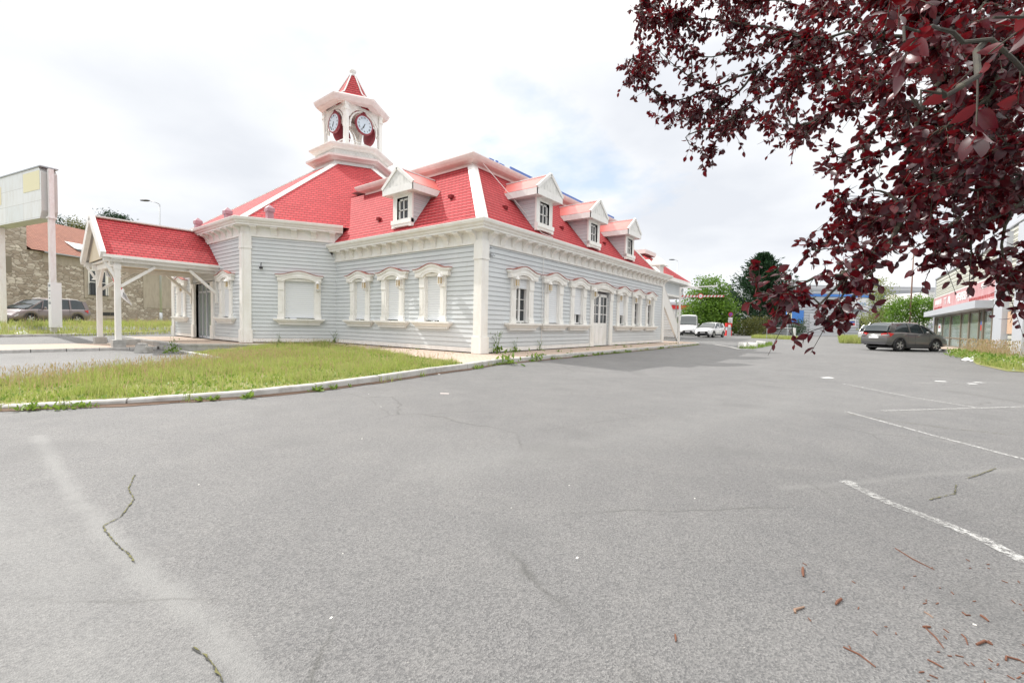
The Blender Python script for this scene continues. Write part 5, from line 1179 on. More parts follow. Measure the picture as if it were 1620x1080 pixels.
# local: the front wall is the plane x=0, facing +x; y runs away
mb = MB(); mb.box(-9, 0, -.7, 40, -.6, 6.1); mb.build('wall', 'rubble_stone', hs)
mb = MB(); mb.face([(.06, -9.5, -1), (.06, -.7, -1), (.06, -.7, 8.2), (.06, -9.5, 6.0)]); mb.face([(.06, -.7, -1), (-1.2, -.7, -1), (-1.2, -.7, 8.2), (.06, -.7, 8.2)]); mb.face([(.06, -.7, 8.2), (-1.2, -.7, 8.2), (-1.2, -9.5, 6.0), (.06, -9.5, 6.0)]); mb.face([(.06, -9.5, -1), (.06, -9.5, 6), (-6, -9.5, 6), (-6, -9.5, -1)]); mb.build('side_wall', 'rubble_stone', hs)
mb = MB(); mb.bar((-.1, -9.6, 6.03), (-.1, -.6, 8.27), .5, .14); mb.build('coping', 'concrete', hs)
mb = MB(); roof_face(mb, [(.35, -.6, 6.15), (.35, 41, 6.15), (-5, 41, 9.8), (-5, -.6, 9.8)]); roof_face(mb, [(-1.2, -4.2, 7.2), (-1.2, -.6, 7.2), (-5, -.6, 9.8), (-5, -4.2, 9.8)]); roof_face(mb, [(-10, 41, 6.0), (-10, .4, 6.0), (-5, .4, 9.8), (-5, 41, 9.8)]); mb.face([(-1.2, -4.2, 5), (-9, -4.2, 5), (-9, -4.2, 6.8), (-5, -4.2, 9.7), (-1.2, -4.2, 7.1)])
mb.build('tiled_roof', 'old_tiles', hs)
mb = MB(); mb.bar((.40, .4, 6.08), (.40, 41, 6.08), .12, .1); mb.tube([(.15, 31, 5.9), (.15, 31, .2)], .07, 8); mb.build('gutter', 'galv', hs)
mb = MB(); mb.box(.0, .03, .6, 40, 5.3, 6.0); mb.box(.0, .035, 11, 30, 1.6, 5.4); mb.box(.01, .03, .6, 7.3, 5.2, 5.3); mb.build('rendered_band', 'render_grey', hs)
def hs_window(y0, y1, z0, z1, kind):
    f = MB(); f.box(.03, .06, y0-.35, y1+.35, z0-.3, z1+.3); fr = f.build('window', 'render_grey', hs)
    gl = MB(); gl.box(.055, .075, y0, y1, z0, z1); gl.build('pane', 'dark' if kind != 'tall' else 'glass_dark', fr)
    if kind == 'tall':
        m_ = MB(); m_.box(.07, .11, y0, y0+.12, z0, z1); m_.box(.07, .11, y1-.3, y1, z0, z1); m_.box(.07, .11, y0, y1, z1-.12, z1); m_.box(.07, .11, y0, y1, z0+(z1-z0)*.5, z0+(z1-z0)*.5+.06); m_.build('sash', 'white_trim', fr)
    if kind in ('tall', 'grille'):
        m_ = MB(); zt_ = z0+(z1-z0)*(.45 if kind == 'tall' else 1)
        k = y0
        while k < y1: m_.box(.16, .185, k, k+.025, z0, zt_); k += .24
        m_.box(.16, .185, y0, y1, zt_-.05, zt_); m_.box(.16, .185, y0, y1, z0, z0+.04); m_.build('railing', 'black' if kind == 'tall' else 'galv', fr)
hs_window(4.6, 6.7, 2.6, 5.1, 'tall'); hs_window(15.4, 20.5, .5, 2.0, 'grille'); hs_window(15.0, 20.0, 2.9, 4.7, 'dark'); hs_window(6.0, 7.6, .6, .95, 'dark')
mb = MB(); mb.box(.07, .13, -2.9, -1.9, 4.0, 5.3); o = mb.build('shutter', 'frame_brown', hs); mb = MB(); mb.box(.07, .15, -3.1, -2.9, 3.9, 5.4); mb.build('shutter_edge', 'clock_red', o)
mb = MB(); a = (-.9, 4.8, 6.75); mb.face([(x, y, 6.15+(.35-x)*.682+.10) for x, y in ((-.75, 4.2), (-.75, 8.0), (-1.75, 8.0), (-1.75, 4.2))]); mb.M = Matrix.Identity(4); o = mb.build('skylight', 'white_trim', hs); mb = MB(); mb.face([(x, y, 6.15+(.35-x)*.682+.09) for x, y in ((-.45, 4.2), (-.45, 8.0), (-.75, 8.0), (-.75, 4.2))]); mb.build('skylight_frame', 'dark', o)
# grey industrial shed at the back
sd = house_root('industrial_shed', 'long grey ribbed metal shed with a blue stripe, beyond the parking lot', 'warehouse', L(1262, 66), 66)
s_w = (1482-1262)/FPX*66
mb = MB(); mb.box(-1, s_w+6, 0, 30, -.5, 7.0); mb.build('wall', 'clad_grey', sd)
mb = MB(); mb.box(-1.05, s_w+6.05, -.1, 30, 7.0, 7.45); mb.box(-1.05, s_w+6.05, -.14, 30, 7.45, 7.6); mb.build('roof_edge', 'clad_light', sd)
mb = MB(); mb.box(-1, s_w+6, -.12, 0, 5.9, 6.25); mb.build('blue_stripe', 'panel_blue', sd)
sc_ = 66/FPX; PXs = lambda px: (px-1262)*sc_
mb = MB(); mb.box(PXs(1330), PXs(1363), -.9, -.05, 4.1, 5.7); mb.build('sign_panel', 'paper_white', sd)
text_mesh('lettering', 'ens', .95, 'letters_blue', sd, .02, Matrix.Translation((PXs(1352), -.95, 4.9)), 1.15)
mb = MB(); mb.box(PXs(1262), PXs(1348), -1.2, 0, -.5, 3.55); mb.build('garage_block', 'clad_grey', sd)
mb = MB(); mb.box(PXs(1270), PXs(1318), -1.3, -1.18, -.2, 3.2); dr = mb.build('sectional_door', 'clad_light', sd)
mb = MB(); 
for k in range(1, 6): mb.box(PXs(1270), PXs(1318), -1.31, -1.29, k*.5, k*.5+.02)
mb.build('door_joint', 'dark', dr)
for k in range(4):
    mb = MB(); x = PXs(1277+k*10.6); mb.box(x, x+.75, -1.33, -1.29, 1.55, 1.9); mb.build('pane', 'dark', dr)
mb = MB(); mb.box(PXs(1327), PXs(1342), -1.26, -1.2, 1.4, 2.55); bo = mb.build('wall_poster', 'paper_white', sd)
for z0, z1, m_ in ((1.62, 1.95, 'sign_red'), (2.0, 2.2, 'sign_blue'), (2.22, 2.3, 'moss')):
    mb = MB(); mb.box(PXs(1329), PXs(1340.5), -1.29, -1.27, z0, z1); mb.build('printed_band', m_, bo)
mb = MB(); mb.box(PXs(1348), PXs(1367), -.1, -.02, -.5, 2.7); mb.build('dark_opening', 'dark', sd)
mb = MB(); mb.box(PXs(1348), PXs(1372), -.8, 0, 2.7, 3.6); mb.build('lintel', 'clad_light', sd)
# pale annex right of the trees and the far white building with a red sign on the left
an = house_root('white_annex', 'small white block between the shop and the grey shed', 'building', L(1464, 52), 52)
mb = MB(); mb.box(0, 3.2, 0, 6, -.4, 5.6); mb.build('wall', 'white_trim', an); mb = MB(); mb.box(-.02, 1.2, -.05, 0, .6, 1.9); mb.build('ribbed_panel', 'clad_grey', an)
mk = house_root('market_building', 'distant white building with a red roof sign, behind the outside stair', 'building', L(1040, 95), 95)
mb = MB(); mb.box(-2, 10, 0, 8, -.5, 4.6); mb.build('wall', 'white_trim', mk); mb = MB(); mb.box(1.8, 7.2, -.3, -.1, 4.4, 5.2); mb.build('red_sign', 'sign_red', mk); mb = MB(); mb.box(-2, 10, -.1, 8, 5.3, 5.9); mb.build('roof', 'clad_light', mk)
pass
bs = house_root('blue_signboard', 'blue and yellow hoarding half hidden behind the shrub by the gate', 'sign', L(1243, 62), 62)
mb = MB(); mb.box(0, 2.4, 0, .2, 1.8, 3.6); mb.build('panel', 'panel_blue', bs); mb = MB(); mb.box(0, .7, -.02, 0, 2.2, 3.4); mb.build('yellow_field', 'yellow_panel', bs)
for x in (.2, 2.1): mb = MB(); mb.box(x, x+.1, .05, .15, -.3, 1.8); mb.build('leg', 'galv', bs)
lw = house_root('boundary_wall', 'grey rendered wall beside the white hatchback', 'wall', L(1092, 62), 62)
mb = MB(); mb.box(-2.0, 1.1, 0, .3, -.3, 2.4); mb.build('masonry', 'concrete', lw)

# ================================================================== street furniture
def lamp_post(name, label, lat, dep, hgt, arm, side, r0=.09, m='galv', baseh=0, straight=False):
    p = W(lat, dep); o = empty(name, p, HEAD); tag(o, label, 'street lamp')
    mb = MB(); mb.tube([(0, 0, -.3), (0, 0, hgt*.5), (0, 0, hgt)], [r0, r0*.8, r0*.55], 10); mb.tube([(0, 0, -.2), (0, 0, 1.0)], r0*1.25, 10); mb.build('pole', m, o, True)
    if not straight:
        mb = MB(); mb.tube([(0, 0, hgt-.02), (side*arm*.35, 0, hgt+.16*arm), (side*arm, 0, hgt+.30*arm)], r0*.42, 8); mb.build('arm', m, o, True)
    mb = MB(); x = side*arm; zh = hgt+.30*arm if not straight else hgt
    mb.lathe([(0, -.42), (.10, -.38), (.17, -.1), (.17, .18), (.08, .40), (0, .42)], (0, 0, 0), 12, 'x'); mb.v = [(x+side*.3+a, b, zh+c*.45) for a, b, c in mb.v]; mb.build('lamp_head', 'plastic' if m == 'galv' else m, o, True)
    return o
lamp_post('street_lamp', 'grey street lamp standing alone before the stone house, seen above the entrance canopy', L(254.5, 38), 38, 10.35, .95, -1)
lamp_post('street_lamp', 'slim grey street lamp rising behind the far end of the restaurant', L(1068, 62), 62, 10.3, .55, -1, .07)
lamp_post('street_lamp', 'tall brown mast beyond the parked SUV, its head lost in the plum leaves', L(1437.5, 45), 45, 9.6, .2, -1, .085, 'lamp_brown', straight=True)
# big old double-post sign
p1, p2 = W(-24.75, 23.5), W(-30.6, 26.2); base_z = .30
ds_ = Vector((p2.x-p1.x, p2.y-p1.y, 0)); span = ds_.length; ang = math.atan2(ds_.y, ds_.x)
tg = empty('advertising_sign', (p1.x, p1.y, base_z-.0), ang); tag(tg, 'old blank double-post advertising panel with rust stains, left of the canopy', 'billboard')
for x in (0, span):
    mb = MB(); mb.box(x-.09, x+.09, -.12, .12, -.4, 6.1); mb.box(x-.15, x+.15, -.17, .17, 5.95, 6.02); pst = mb.build('post', 'rust_white', tg)
    mb = MB(); mb.box(x-.10, x+.08, -.10, .10, 6.02, 8.55); mb.build('post_upper', 'rust_white', pst)
mb = MB(); q = [(.30, 5.95), (.1, 6.35), (.10, 8.35), (.35, 8.62), (9.5, 8.62), (9.5, 5.95)]
def pan(y0, y1):
    a = [(x+.05, y0, z) for x, z in q]; b = [(x+.05, y1, z) for x, z in q]; uv = [(x, z) for x, z in q]
    mb.face(a, uv); mb.face(b[::-1], uv[::-1])
    for k in range(6): mb.face([a[k], b[k], b[(k+1) % 6], a[(k+1) % 6]], [(0, 0)]*4)
pan(-.32, .32); pn_ = mb.build('panel', 'panel_old', tg)
mb = MB(); mb.box(.1, 9.6, -.36, .36, 8.62, 8.68); mb.build('top_trim', 'galv', pn_)
for (x0, x1, z0, z1) in ((.30, 2.25, 7.45, 8.45), (5.2, 7.2, 7.1, 8.1)):
    for y in (-.335, .325): mb = MB(); mb.box(x0, x1, y, y+.01, z0, z1); mb.build('yellow_square', 'yellow_panel', pn_)
for y in (-.22, .16):      # notice board strapped to the near post, readable lines are too faint to spell
    mb = MB(); mb.box(-.30, .05, y-.02, y+.0, .15, 2.55) if y < 0 else mb.box(-.30, .05, y, y+.02, .15, 2.55); nb = mb.build('notice_board', 'paper_white', tg)
    for k, (z, h_, w_) in enumerate(((2.32, .12, .28), (2.08, .04, .32), (1.88, .04, .2), (1.68, .07, .18), (1.40, .09, .34), (1.52, .03, .26))):
        mb = MB(); yy = y-.025 if y < 0 else y+.02; mb.box(-.13-w_*.4, -.13+w_*.4, yy, yy+.005, z, z+h_); mb.build('printed_line', 'sign_text_grey', nb)
mb = MB(); mb.box(-.30, -.27, -.22, .16, .15, 2.55); mb.build('notice_side', 'paper_white', tg)
# height barrier gantry at the end of the kerb
hb = empty('height_barrier', (2.0, 16.4, 0)); tag(hb, 'white height barrier post with a red and white striped bar reaching over the lane', 'barrier')
q0 = PZ(1073.5, 543.3, -.02); hb.location = (q0[0], q0[1], -.02)
ar = lambda px, py: Vector(PZ(px, py, 0))  # unused helper kept simple
bx_dir = Vector((RH[0], RH[1], 0)); ux = bx_dir
zt_top = 3.98
mb = MB(); mb.box(-.055, .055, -.055, .055, 0, zt_top); mb.build('post', 'white_trim', hb)
mb = MB(); mb.bar((0, 0, zt_top-.06), ux*2.55+Vector((0, 0, zt_top+.16)), .05, .085); mb.bar((0, 0, zt_top-.55), ux*.45+Vector((0, 0, zt_top-.03)), .03); mb.build('top_arm', 'white_trim', hb)
z0 = 3.36
mb = MB(); mb.bar(ux*.06+Vector((0, 0, z0)), ux*3.1+Vector((0, 0, z0+.06)), .04, .12); mb.build('striped_bar', 'bar_stripes', hb)
for t_ in (.12, .9, 2.3): 
    mb = MB(); mb.tube([tuple(ux*t_+Vector((0, 0, z0+.05))), tuple(ux*t_+Vector((0, 0, zt_top-.02+.06*t_)))], .008, 4); mb.build('chain', 'galv', hb)
cc = ux*1.42+Vector((0, 0, z0+.03)); vv_ = Vector((-ux.y, ux.x, 0))
for r0, off, m_ in ((.19, .0, 'sign_red'), (.135, .012, 'white_solid')):
    mb = MB(); c_ = cc-vv_*(.03+off); N = 24
    mb.face([tuple(c_+ux*r0*math.cos(2*math.pi*k/N)+Vector((0, 0, r0*math.sin(2*math.pi*k/N)))) for k in range(N)]); mb.build('limit_sign', m_, hb)
mb = MB(); c_ = cc-vv_*.05; mb.bar(c_-ux*.07, c_+ux*.07, .004, .05); mb.build('faded_marking', 'letters_blue', hb)
# no-parking sign, ticket machine, low gate
ns = house_root('no_parking_sign', 'round no-parking sign with a white plate under it, beside the ticket machine', 'road sign', L(1154.3, 57), 57)
mb = MB(); mb.tube([(0, .04, -.2), (0, .04, 3.0)], .035, 8); mb.build('pole', 'galv', ns)
mb = MB(); mb.lathe([(0, -.02), (.30, -.02), (.30, .01)], (0, 0, 2.75), 24, 'y'); mb.build('sign_disc', 'sign_red', ns); mb = MB(); mb.lathe([(0, -.03), (.23, -.03)], (0, 0, 2.75), 24, 'y'); mb.build('disc_centre', 'sign_purple', ns)
mb = MB(); mb.bar((-.18, -.04, 2.93), (.18, -.04, 2.57), .05, .01, up=(0, 1, 0)); mb.build('disc_bar', 'sign_red', ns); mb = MB(); mb.box(-.30, .26, -.02, 0, 1.55, 2.35); pl_ = mb.build('plate', 'white_solid', ns); mb = MB(); mb.box(-.16, .12, -.035, -.02, 1.75, 1.85); mb.box(-.2, .16, -.035, -.02, 1.98, 2.03); mb.build('pictogram', 'sign_text_grey', pl_)
tm = house_root('ticket_machine', 'red and grey ticket machine at the kerb before the hedge', 'machine', L(1151.5, 55), 55)
mb = MB(); mb.box(-.26, .26, -.2, .2, 0, 1.15); mb.build('cabinet', 'silver_panel', tm); mb = MB(); mb.box(-.34, .34, -.24, .22, 1.15, 1.62); mb.box(-.36, -.26, -.22, .2, 0, .7); mb.box(.26, .36, -.22, .2, 0, .7); mb.build('red_trim', 'sign_red', tm)
mb = MB(); mb.box(-.16, .16, -.27, -.24, 1.05, 1.4); mb.build('screen', 'white_solid', tm)
ft = house_root('low_gate', 'low grey wire gate with one thick white end post, on the grass beyond the lot', 'gate', L(1256, 44), 44)
wg = (1256-1220)*44/FPX
mb = MB(); mb.box(-.09, .09, -.09, .09, -.2, 1.15); mb.build('end_post', 'white_solid', ft)
mb = MB(); mb.tube([(0, 0, 1.08), (-wg, .8, 1.14)], .04, 8); mb.tube([(-wg, .8, -.2), (-wg, .8, 1.25)], .03, 8); mb.tube([(-wg*.3, .25, .1), (-wg, .8, .1)], .02, 6); mb.build('rail', 'galv', ft)
mb = MB()
for k in range(1, 6): mb.tube([(0, 0, .1+k*.16), (-wg, .8, .14+k*.16)], .007, 4)
for k in range(1, 12): mb.tube([(-wg*k/12, .8*k/12, .1), (-wg*k/12, .8*k/12, 1.08)], .006, 4)
mb.build('wire', 'galv', ft); mb = MB(); mb.box(-.45, -.25, -.05, .05, .42, .66); mb.build('lock_box', 'plastic', ft)
# concrete wheel stops and island blocks
def block(loc, rz, l, w, h, label, group=None, m='concrete'):
    mb = MB(); q = [(-w/2, 0), (w/2, 0), (w/2*.8, h*.8), (w/2*.6, h), (-w/2*.6, h), (-w/2*.8, h*.8)]; mb.prism(q, -l/2, l/2)
    o = mb.build('concrete_block', m); o.location = loc; o.rotation_euler = (rnd.uniform(-.06, .06), rnd.uniform(-.06, .06), rz); tag(o, label, 'block', group); return o
gp = 'concrete blocks by the canopy post'
block((-13.9, -6.85, g(-13.9, -6.9)-.02), R(75), .75, .5, .34, 'pale concrete block lying between the canopy post and the terrace edge', gp)
block((-12.55, -7.05, g(-12.5, -7.0)-.02), R(62), .85, .42, .30, 'broken concrete block with a dark end, in front of the terrace corner', gp)
block((-19.9, -7.2, g(-20, -7)-.0), R(80), .8, .4, .28, 'concrete block beyond the far canopy post', gp)
block((-16.6, -6.75, .0-.3), R(8), .8, .4, .34, 'concrete block on the walkway just behind the near canopy post', gp)
gi = 'white painted blocks on the grass island'
for k, (px, py, lb) in enumerate(((1176, 549.8, 'leftmost white block of the small island past the barrier'), (1191, 549.5, 'middle white block of the small island, with a dark worn face'), (1203, 546.5, 'rightmost white block of the small island, next to the tuft'))):
    q_ = P(px, py); block(tuple(q_), HEAD+R(30+20*k), .55, .36, .33, lb, gi, 'gable_white')
# torn banner on the canopy
bn = empty('torn_banner', (-16.0, -7.2, 2.6)); tag(bn, 'twisted white and red cloth banner hanging loose from the canopy beam', 'banner')
A_, B_ = Vector((-18.5, -7.18, 3.44)), Vector((-14.62, -7.10, 1.85)); N = 34
def cloth(t, s): 
    p = A_.lerp(B_, t); d = (B_-A_).normalized(); u = Vector((0, 0, 1))-d*d.z; u.normalize(); v = d.cross(u); a = .45*math.sin(t*8); w = .34*(1.0-.72*math.sin(math.pi*min(1, t*1.08))) 
    return p+(u*math.cos(a)+v*math.sin(a))*w*s+Vector((0, 0, -.12*math.sin(math.pi*t)))-bn.location
for t0, t1, m_ in ((0, .30, 'paper_white'), (.30, .66, 'banner_red'), (.66, 1, 'paper_white')):
    mb = MB(); k0, k1 = int(t0*N), int(t1*N)
    for k in range(k0, k1): mb.face([tuple(cloth(k/N, -1)), tuple(cloth((k+1)/N, -1)), tuple(cloth((k+1)/N, 1)), tuple(cloth(k/N, 1))])
    pt = mb.build('banner_cloth', m_, bn, True)
    if m_ == 'paper_white':
        mb = MB(); tc_ = (t0+t1)/2
        for k, dx in enumerate((-.05, -.02, .02, .05)):
            p, q_ = cloth(tc_+dx, -.5), cloth(tc_+dx+.015, .45); off = Vector((.02, -.03, 0)); mb.bar(p+off, q_+off, .05, .01, up=(0, 1, 0))
        mb.build('print', 'sign_text_grey', pt)
# overhead cables on the left
for k in range(3):
    mb = MB(); a, b = W(-70, 60), W(10, 75); a.z, b.z = 13.5+k*1.0, 11.3+k*1.3
    mb.tube([tuple(a.lerp(b, t/12)-Vector((0, 0, 1.2*math.sin(math.pi*t/12)))) for t in range(13)], .010, 4); tag(mb.build('power_cable', 'galv'), ['lowest', 'middle', 'topmost'][k]+' of the three thin cables crossing the sky behind the canopy', 'cable', 'overhead cables')
# ================================================================== trees and plants
def tree_root(name, label, lat, dep, cat='tree', dz=0):
    p = W(lat, dep); o = empty(name, (p.x, p.y, p.z+dz)); tag(o, label, cat); return o
def branchy_trunk(o, h, r, limbs, rs, m='bark', spread=.5, lean=(0, 0)):
    mb = MB(); tr = [(lean[0]*t*h+.06*h*math.sin(t*5)*.3, lean[1]*t*h, h*t) for t in (0, .15, .3, .5, .7, .9)]; mb.tube([(0, 0, -.3)]+tr, [r*1.3, r*1.15, r, r*.85, r*.6, r*.35, r*.12], 9)
    ends = []
    for k in range(limbs):
        t = .25+.6*k/limbs; b = Vector((lean[0]*t*h, lean[1]*t*h, t*h)); a = k*2.4+rs.uniform(0, .6); L_ = h*spread*(1.05-t*.75); e = b+Vector((math.cos(a)*L_, math.sin(a)*L_, L_*rs.uniform(.35, .9)))
        mid = b.lerp(e, .5)+Vector((0, 0, L_*.08)); mb.tube([tuple(b), tuple(mid), tuple(e)], [r*.35, r*.22, r*.05], 6); ends += [mid, e]
    mb.build('trunk', m, o, True); return ends
def clump_crown(o, blobs, n, size, m, rs, width=.55, shell=.55):
    """leaves in clumps spread through ellipsoids (cx,cy,cz,rx,ry,rz)"""
    P_, D_ = [], []; vol = [b[3]*b[4]*b[5] for b in blobs]; tot = sum(vol)
    for b, v in zip(blobs, vol):
        k = int(n*v/tot); nc = max(6, k//38); u = unit(rs.normal(size=(nc, 3))); rr = rs.uniform(shell, 1.0, nc)[:, None]**.6
        cc_ = np.array(b[:3])+u*rr*np.array(b[3:]); ci = rs.integers(0, nc, k); sp = .16*(b[3]*b[4]*b[5])**(1/3)+size
        p = cc_[ci]+rs.normal(size=(k, 3))*sp*np.array([1, 1, .6]); P_.append(p); D_.append(unit(p-np.array(b[:3]))*.6+rs.normal(size=(k, 3))*.6+np.array([0, 0, -.25]))
    V_, F_ = leaves(np.concatenate(P_), np.concatenate(D_), size, width, rs=rs); return npmesh('crown', V_, F_, m, o)
rs = np.random.default_rng(21)
# leafy green tree by the van (1085..1165, 435..528)
D = 60; k = D/FPX; o = tree_root('leafy_tree', 'bright green leafy tree behind the white hatchback', L(1121, D), D)
branchy_trunk(o, 6, .18, 9, rs)
RHv = Vector((RH[0], RH[1], 0)); FHv = Vector((FH[0], FH[1], 0))
def blob(px, py, rpx, rpy, D, cxpx, gz): # centre relative to the tree base
    lat = (px-cxpx)*D/FPX; hz = 540-math.tan(R(-PITCH))*FPX*1.0-(px-810)*-math.tan(R(ROLL)); z = 1.12+(hz-py)*D/FPX-gz; r = rpx*D/FPX
    c = RHv*lat; return (c.x, c.y, z, r, r, rpy*D/FPX)
gz = o.location.z
clump_crown(o, [blob(a, b, c, d, D, 1121, gz) for a, b, c, d in ((1118, 500, 30, 26), (1105, 478, 20, 22), (1135, 490, 22, 26), (1122, 458, 19, 17), (1112, 446, 9, 9), (1145, 512, 20, 16), (1092, 500, 12, 13), (1130, 440, 6, 6), (1100, 520, 12, 8))], 15000, .26, 'green_leaf', rs, .7)
# dark conifer
D = 70; o = tree_root('conifer', 'big dark green conifer in the middle of the background', L(1202, D), D); gz = o.location.z
mb = MB(); mb.tube([(0, 0, -.3), (0, 0, 6), (0, 0, 12.6)], [.35, .22, .03], 8); mb.build('trunk', 'bark', o)
V_, F_ = [], []
P_, D_ = [], []
for i in range(520):
    t = rs.random()**.8; z = .6+t*12.0; a = rs.uniform(0, 6.28); Rm = 7.8*(1-t)**.88*rs.uniform(.66, 1.08)*(1.0 if t > .08 else .8)+.12; dirv = np.array([math.cos(a), math.sin(a), 0])
    n_ = int(22+34*(1-t)); s_ = rs.random(n_)**.7; rise = .30+.45*t
    p = np.array([0, 0, z])+dirv*(s_*Rm)[:, None]+np.array([0, 0, 1])*(s_*s_*Rm*rise)[:, None]+rs.normal(size=(n_, 3))*.15
    P_.append(p); D_.append(dirv*1.0+np.array([0, 0, .55])+rs.normal(size=(n_, 3))*.35)
V_, F_ = leaves(np.concatenate(P_), np.concatenate(D_), .52, .30, rs=rs, droop=.05); npmesh('crown', V_, F_, 'conifer_leaf', o)
# birch-like pale tree and two bushy ones before the shed
D = 50; o = tree_root('pale_tree', 'thin pale yellow-green tree in front of the shed sign', L(1391, D), D); gz = o.location.z
branchy_trunk(o, 5.6, .08, 10, rs, spread=.35)
clump_crown(o, [blob(a, b, c, d, D, 1391, gz) for a, b, c, d in ((1390, 480, 17, 24), (1385, 505, 20, 18), (1388, 452, 12, 15), (1404, 455, 7, 10), (1372, 522, 12, 10), (1400, 500, 12, 20))], 5200, .17, 'pale_leaf', rs, .55, .2)
for lb, cx, bl in (('rounded green bush tree left of the brown mast', 1425, ((1425, 492, 18, 20), (1415, 500, 14, 14), (1432, 478, 12, 10))), ('rounded green bush tree right of the brown mast', 1458, ((1458, 488, 18, 20), (1450, 475, 12, 9), (1470, 490, 13, 17), (1452, 505, 15, 12)))):
    D = 46; o = tree_root('bush_tree', lb, L(cx, D), D); gz = o.location.z; branchy_trunk(o, 3.2, .08, 8, rs)
    clump_crown(o, [blob(a, b, c, d, D, cx, gz) for a, b, c, d in bl], 4200, .17, 'green_leaf', rs, .6, .3)
# hedge and shrub
D = 58; o = tree_root('hedge', 'overgrown brown-green hedge between the ticket machine and the gate', L(1192, D), D, 'hedge'); gz = o.location.z
clump_crown(o, [blob(a, b, c, d, D, 1192, gz) for a, b, c, d in ((1172, 517, 14, 12), (1184, 515, 14, 13), (1198, 514, 14, 14), (1209, 516, 10, 12), (1190, 524, 26, 8))], 6500, .16, 'hedge_leaf', rs, .6, .5)
D = 56; o = tree_root('shrub', 'dark shrub just right of the white gate post', L(1263, D), D, 'shrub'); gz = o.location.z
clump_crown(o, [blob(1262, 518, 8, 13, D, 1263, gz)], 1500, .14, 'wood_leaf', rs, .6, .3)
D = 78; o = tree_root('willow_tree', 'pale feathery tree top between the leafy tree and the conifer', L(1156, D), D); gz = o.location.z
branchy_trunk(o, 7.5, .1, 8, rs, spread=.25); clump_crown(o, [blob(a, b, c, d, D, 1156, gz) for a, b, c, d in ((1152, 470, 9, 16), (1160, 500, 14, 26), (1148, 456, 7, 6))], 3000, .22, 'pale_leaf', rs, .4, .1)
# far woods and the trees behind the stone house
for i, (px, top, w, lb, D) in enumerate(((88, 340, 26, 'dark pine top showing behind the old sign post', 70), (124, 348, 16, 'green tree top over the ridge of the stone house', 72), (176, 336, 14, 'pointed conifer top above the canopy ridge, left one', 76), (192, 341, 9, 'small conifer top above the canopy ridge, right one', 76), (50, 346, 24, 'dark tree top under the old sign panel', 70))):
    o = tree_root('background_tree', lb, L(px, D), D, 'tree'); o['group'] = 'trees behind the stone house'; gz = o.location.z
    h_ = 1.12+(498-top)*D/FPX-gz; mb = MB(); mb.tube([(0, 0, -.2), (0, 0, h_*.95)], [.25, .05], 7); mb.build('trunk', 'bark', o)
    rr = w*D/FPX; clump_crown(o, [(0, 0, h_-rr*1.0, rr, rr, rr), (rr*.6, 0, h_-rr*1.6, rr*.8, rr*.8, rr*.8), (-rr*.6, .3, h_-rr*1.7, rr*.8, rr*.8, rr*.8), (0, 0, h_-rr*.35, rr*.35, rr*.35, rr*.45)], 2600, .34, 'conifer_leaf' if i != 1 else 'hedge_leaf', rs, .4, .2)
# a low far tree line closes the view
p_ = []; 
for i in range(90):
    la_ = -140+i*4.2; de_ = 150+20*math.sin(i*.9); p = W(la_, de_); p_.append((p.x, p.y, p.z+1.5, 4.5, 4.5, 3.2+1.5*math.sin(i*1.7)))
ob = empty('far_woods', (0, 0, 0)); bpy.data.objects.remove(ob)
P_ = []; 
for b in p_: P_.append(np.array(b[:3])+unit(rs.normal(size=(170, 3)))*np.array(b[3:])*rs.uniform(.5, 1, (170, 1)))
P_ = np.concatenate(P_); V_, F_ = leaves(P_, rs.normal(size=P_.shape), 1.3, .7, rs=rs); tag(npmesh('far_woods', V_, F_, 'wood_leaf'), kind='stuff')
# grass verges: by the gate, by the silver car, along the shop, on the island
def patch(name, poly, n, h, m, w=.02, rs=rs, dz=0, seg=None):
    xs, ys = [p[0] for p in poly], [p[1] for p in poly]; x = rs.uniform(min(xs), max(xs), n*4); y = rs.uniform(min(ys), max(ys), n*4); ok = inside(x, y, [tuple(p[:2]) for p in poly]); x, y = x[ok][:n], y[ok][:n]
    z = G_VEC(x, y)+dz; return blades(np.column_stack([x, y]), z, h*rs.uniform(.4, 1.4, len(x)), rs.uniform(.5, 1.2, len(x))*w, lean=.5)
gatep = [tuple(W(L(px, d), d)[:2]) for px, d in ((1188, 46), (1262, 42.5), (1262, 45.5), (1222, 52), (1195, 52))]
silv = [tuple(W(L(px, d), d)[:2]) for px, d in ((1328, 36), (1362, 35), (1366, 41), (1326, 42))]
isl = [tuple(P(px, py)[:2]) for px, py in ((1166, 551), (1190, 552.5), (1222, 546.5), (1222, 543), (1200, 544))]
tag(npmesh('grass', *patch('g', gatep, 7000, .28, 'x', .03), 'grass_blade'), kind='stuff')
tag(npmesh('dry_grass', *patch('g', silv, 3500, .5, 'x', .035), 'grass_blade'), kind='stuff')
tag(npmesh('grass', *patch('g', isl, 1500, .18, 'x', .02), 'weed_leaf'), kind='stuff')
shp = [(14.9, 12.6), (15.3, 16), (15.4, 19), (15.3, 21.8), (15.9, 22.8), (17, 23), (17, 9), (15.0, 9)]
tag(npmesh('grass', *patch('g', shp, 5200, .26, 'x', .016, dz=.05), 'grass_blade'), kind='stuff')
b1 = patch('g', [(15.7, 15), (15.7, 21.8), (17, 22.5), (17, 15)], 1500, .6, 'x', .008, dz=.05); tp = b1[0].reshape(-1, 5, 3)[:, 4]
l1 = leaves(tp, rs.normal(0, .3, tp.shape)+np.array([0, 0, 1]), .10, .3, rs=rs)
tag(npmesh('dry_grass', *merge([b1, l1]), 'dry_grass'), kind='stuff')
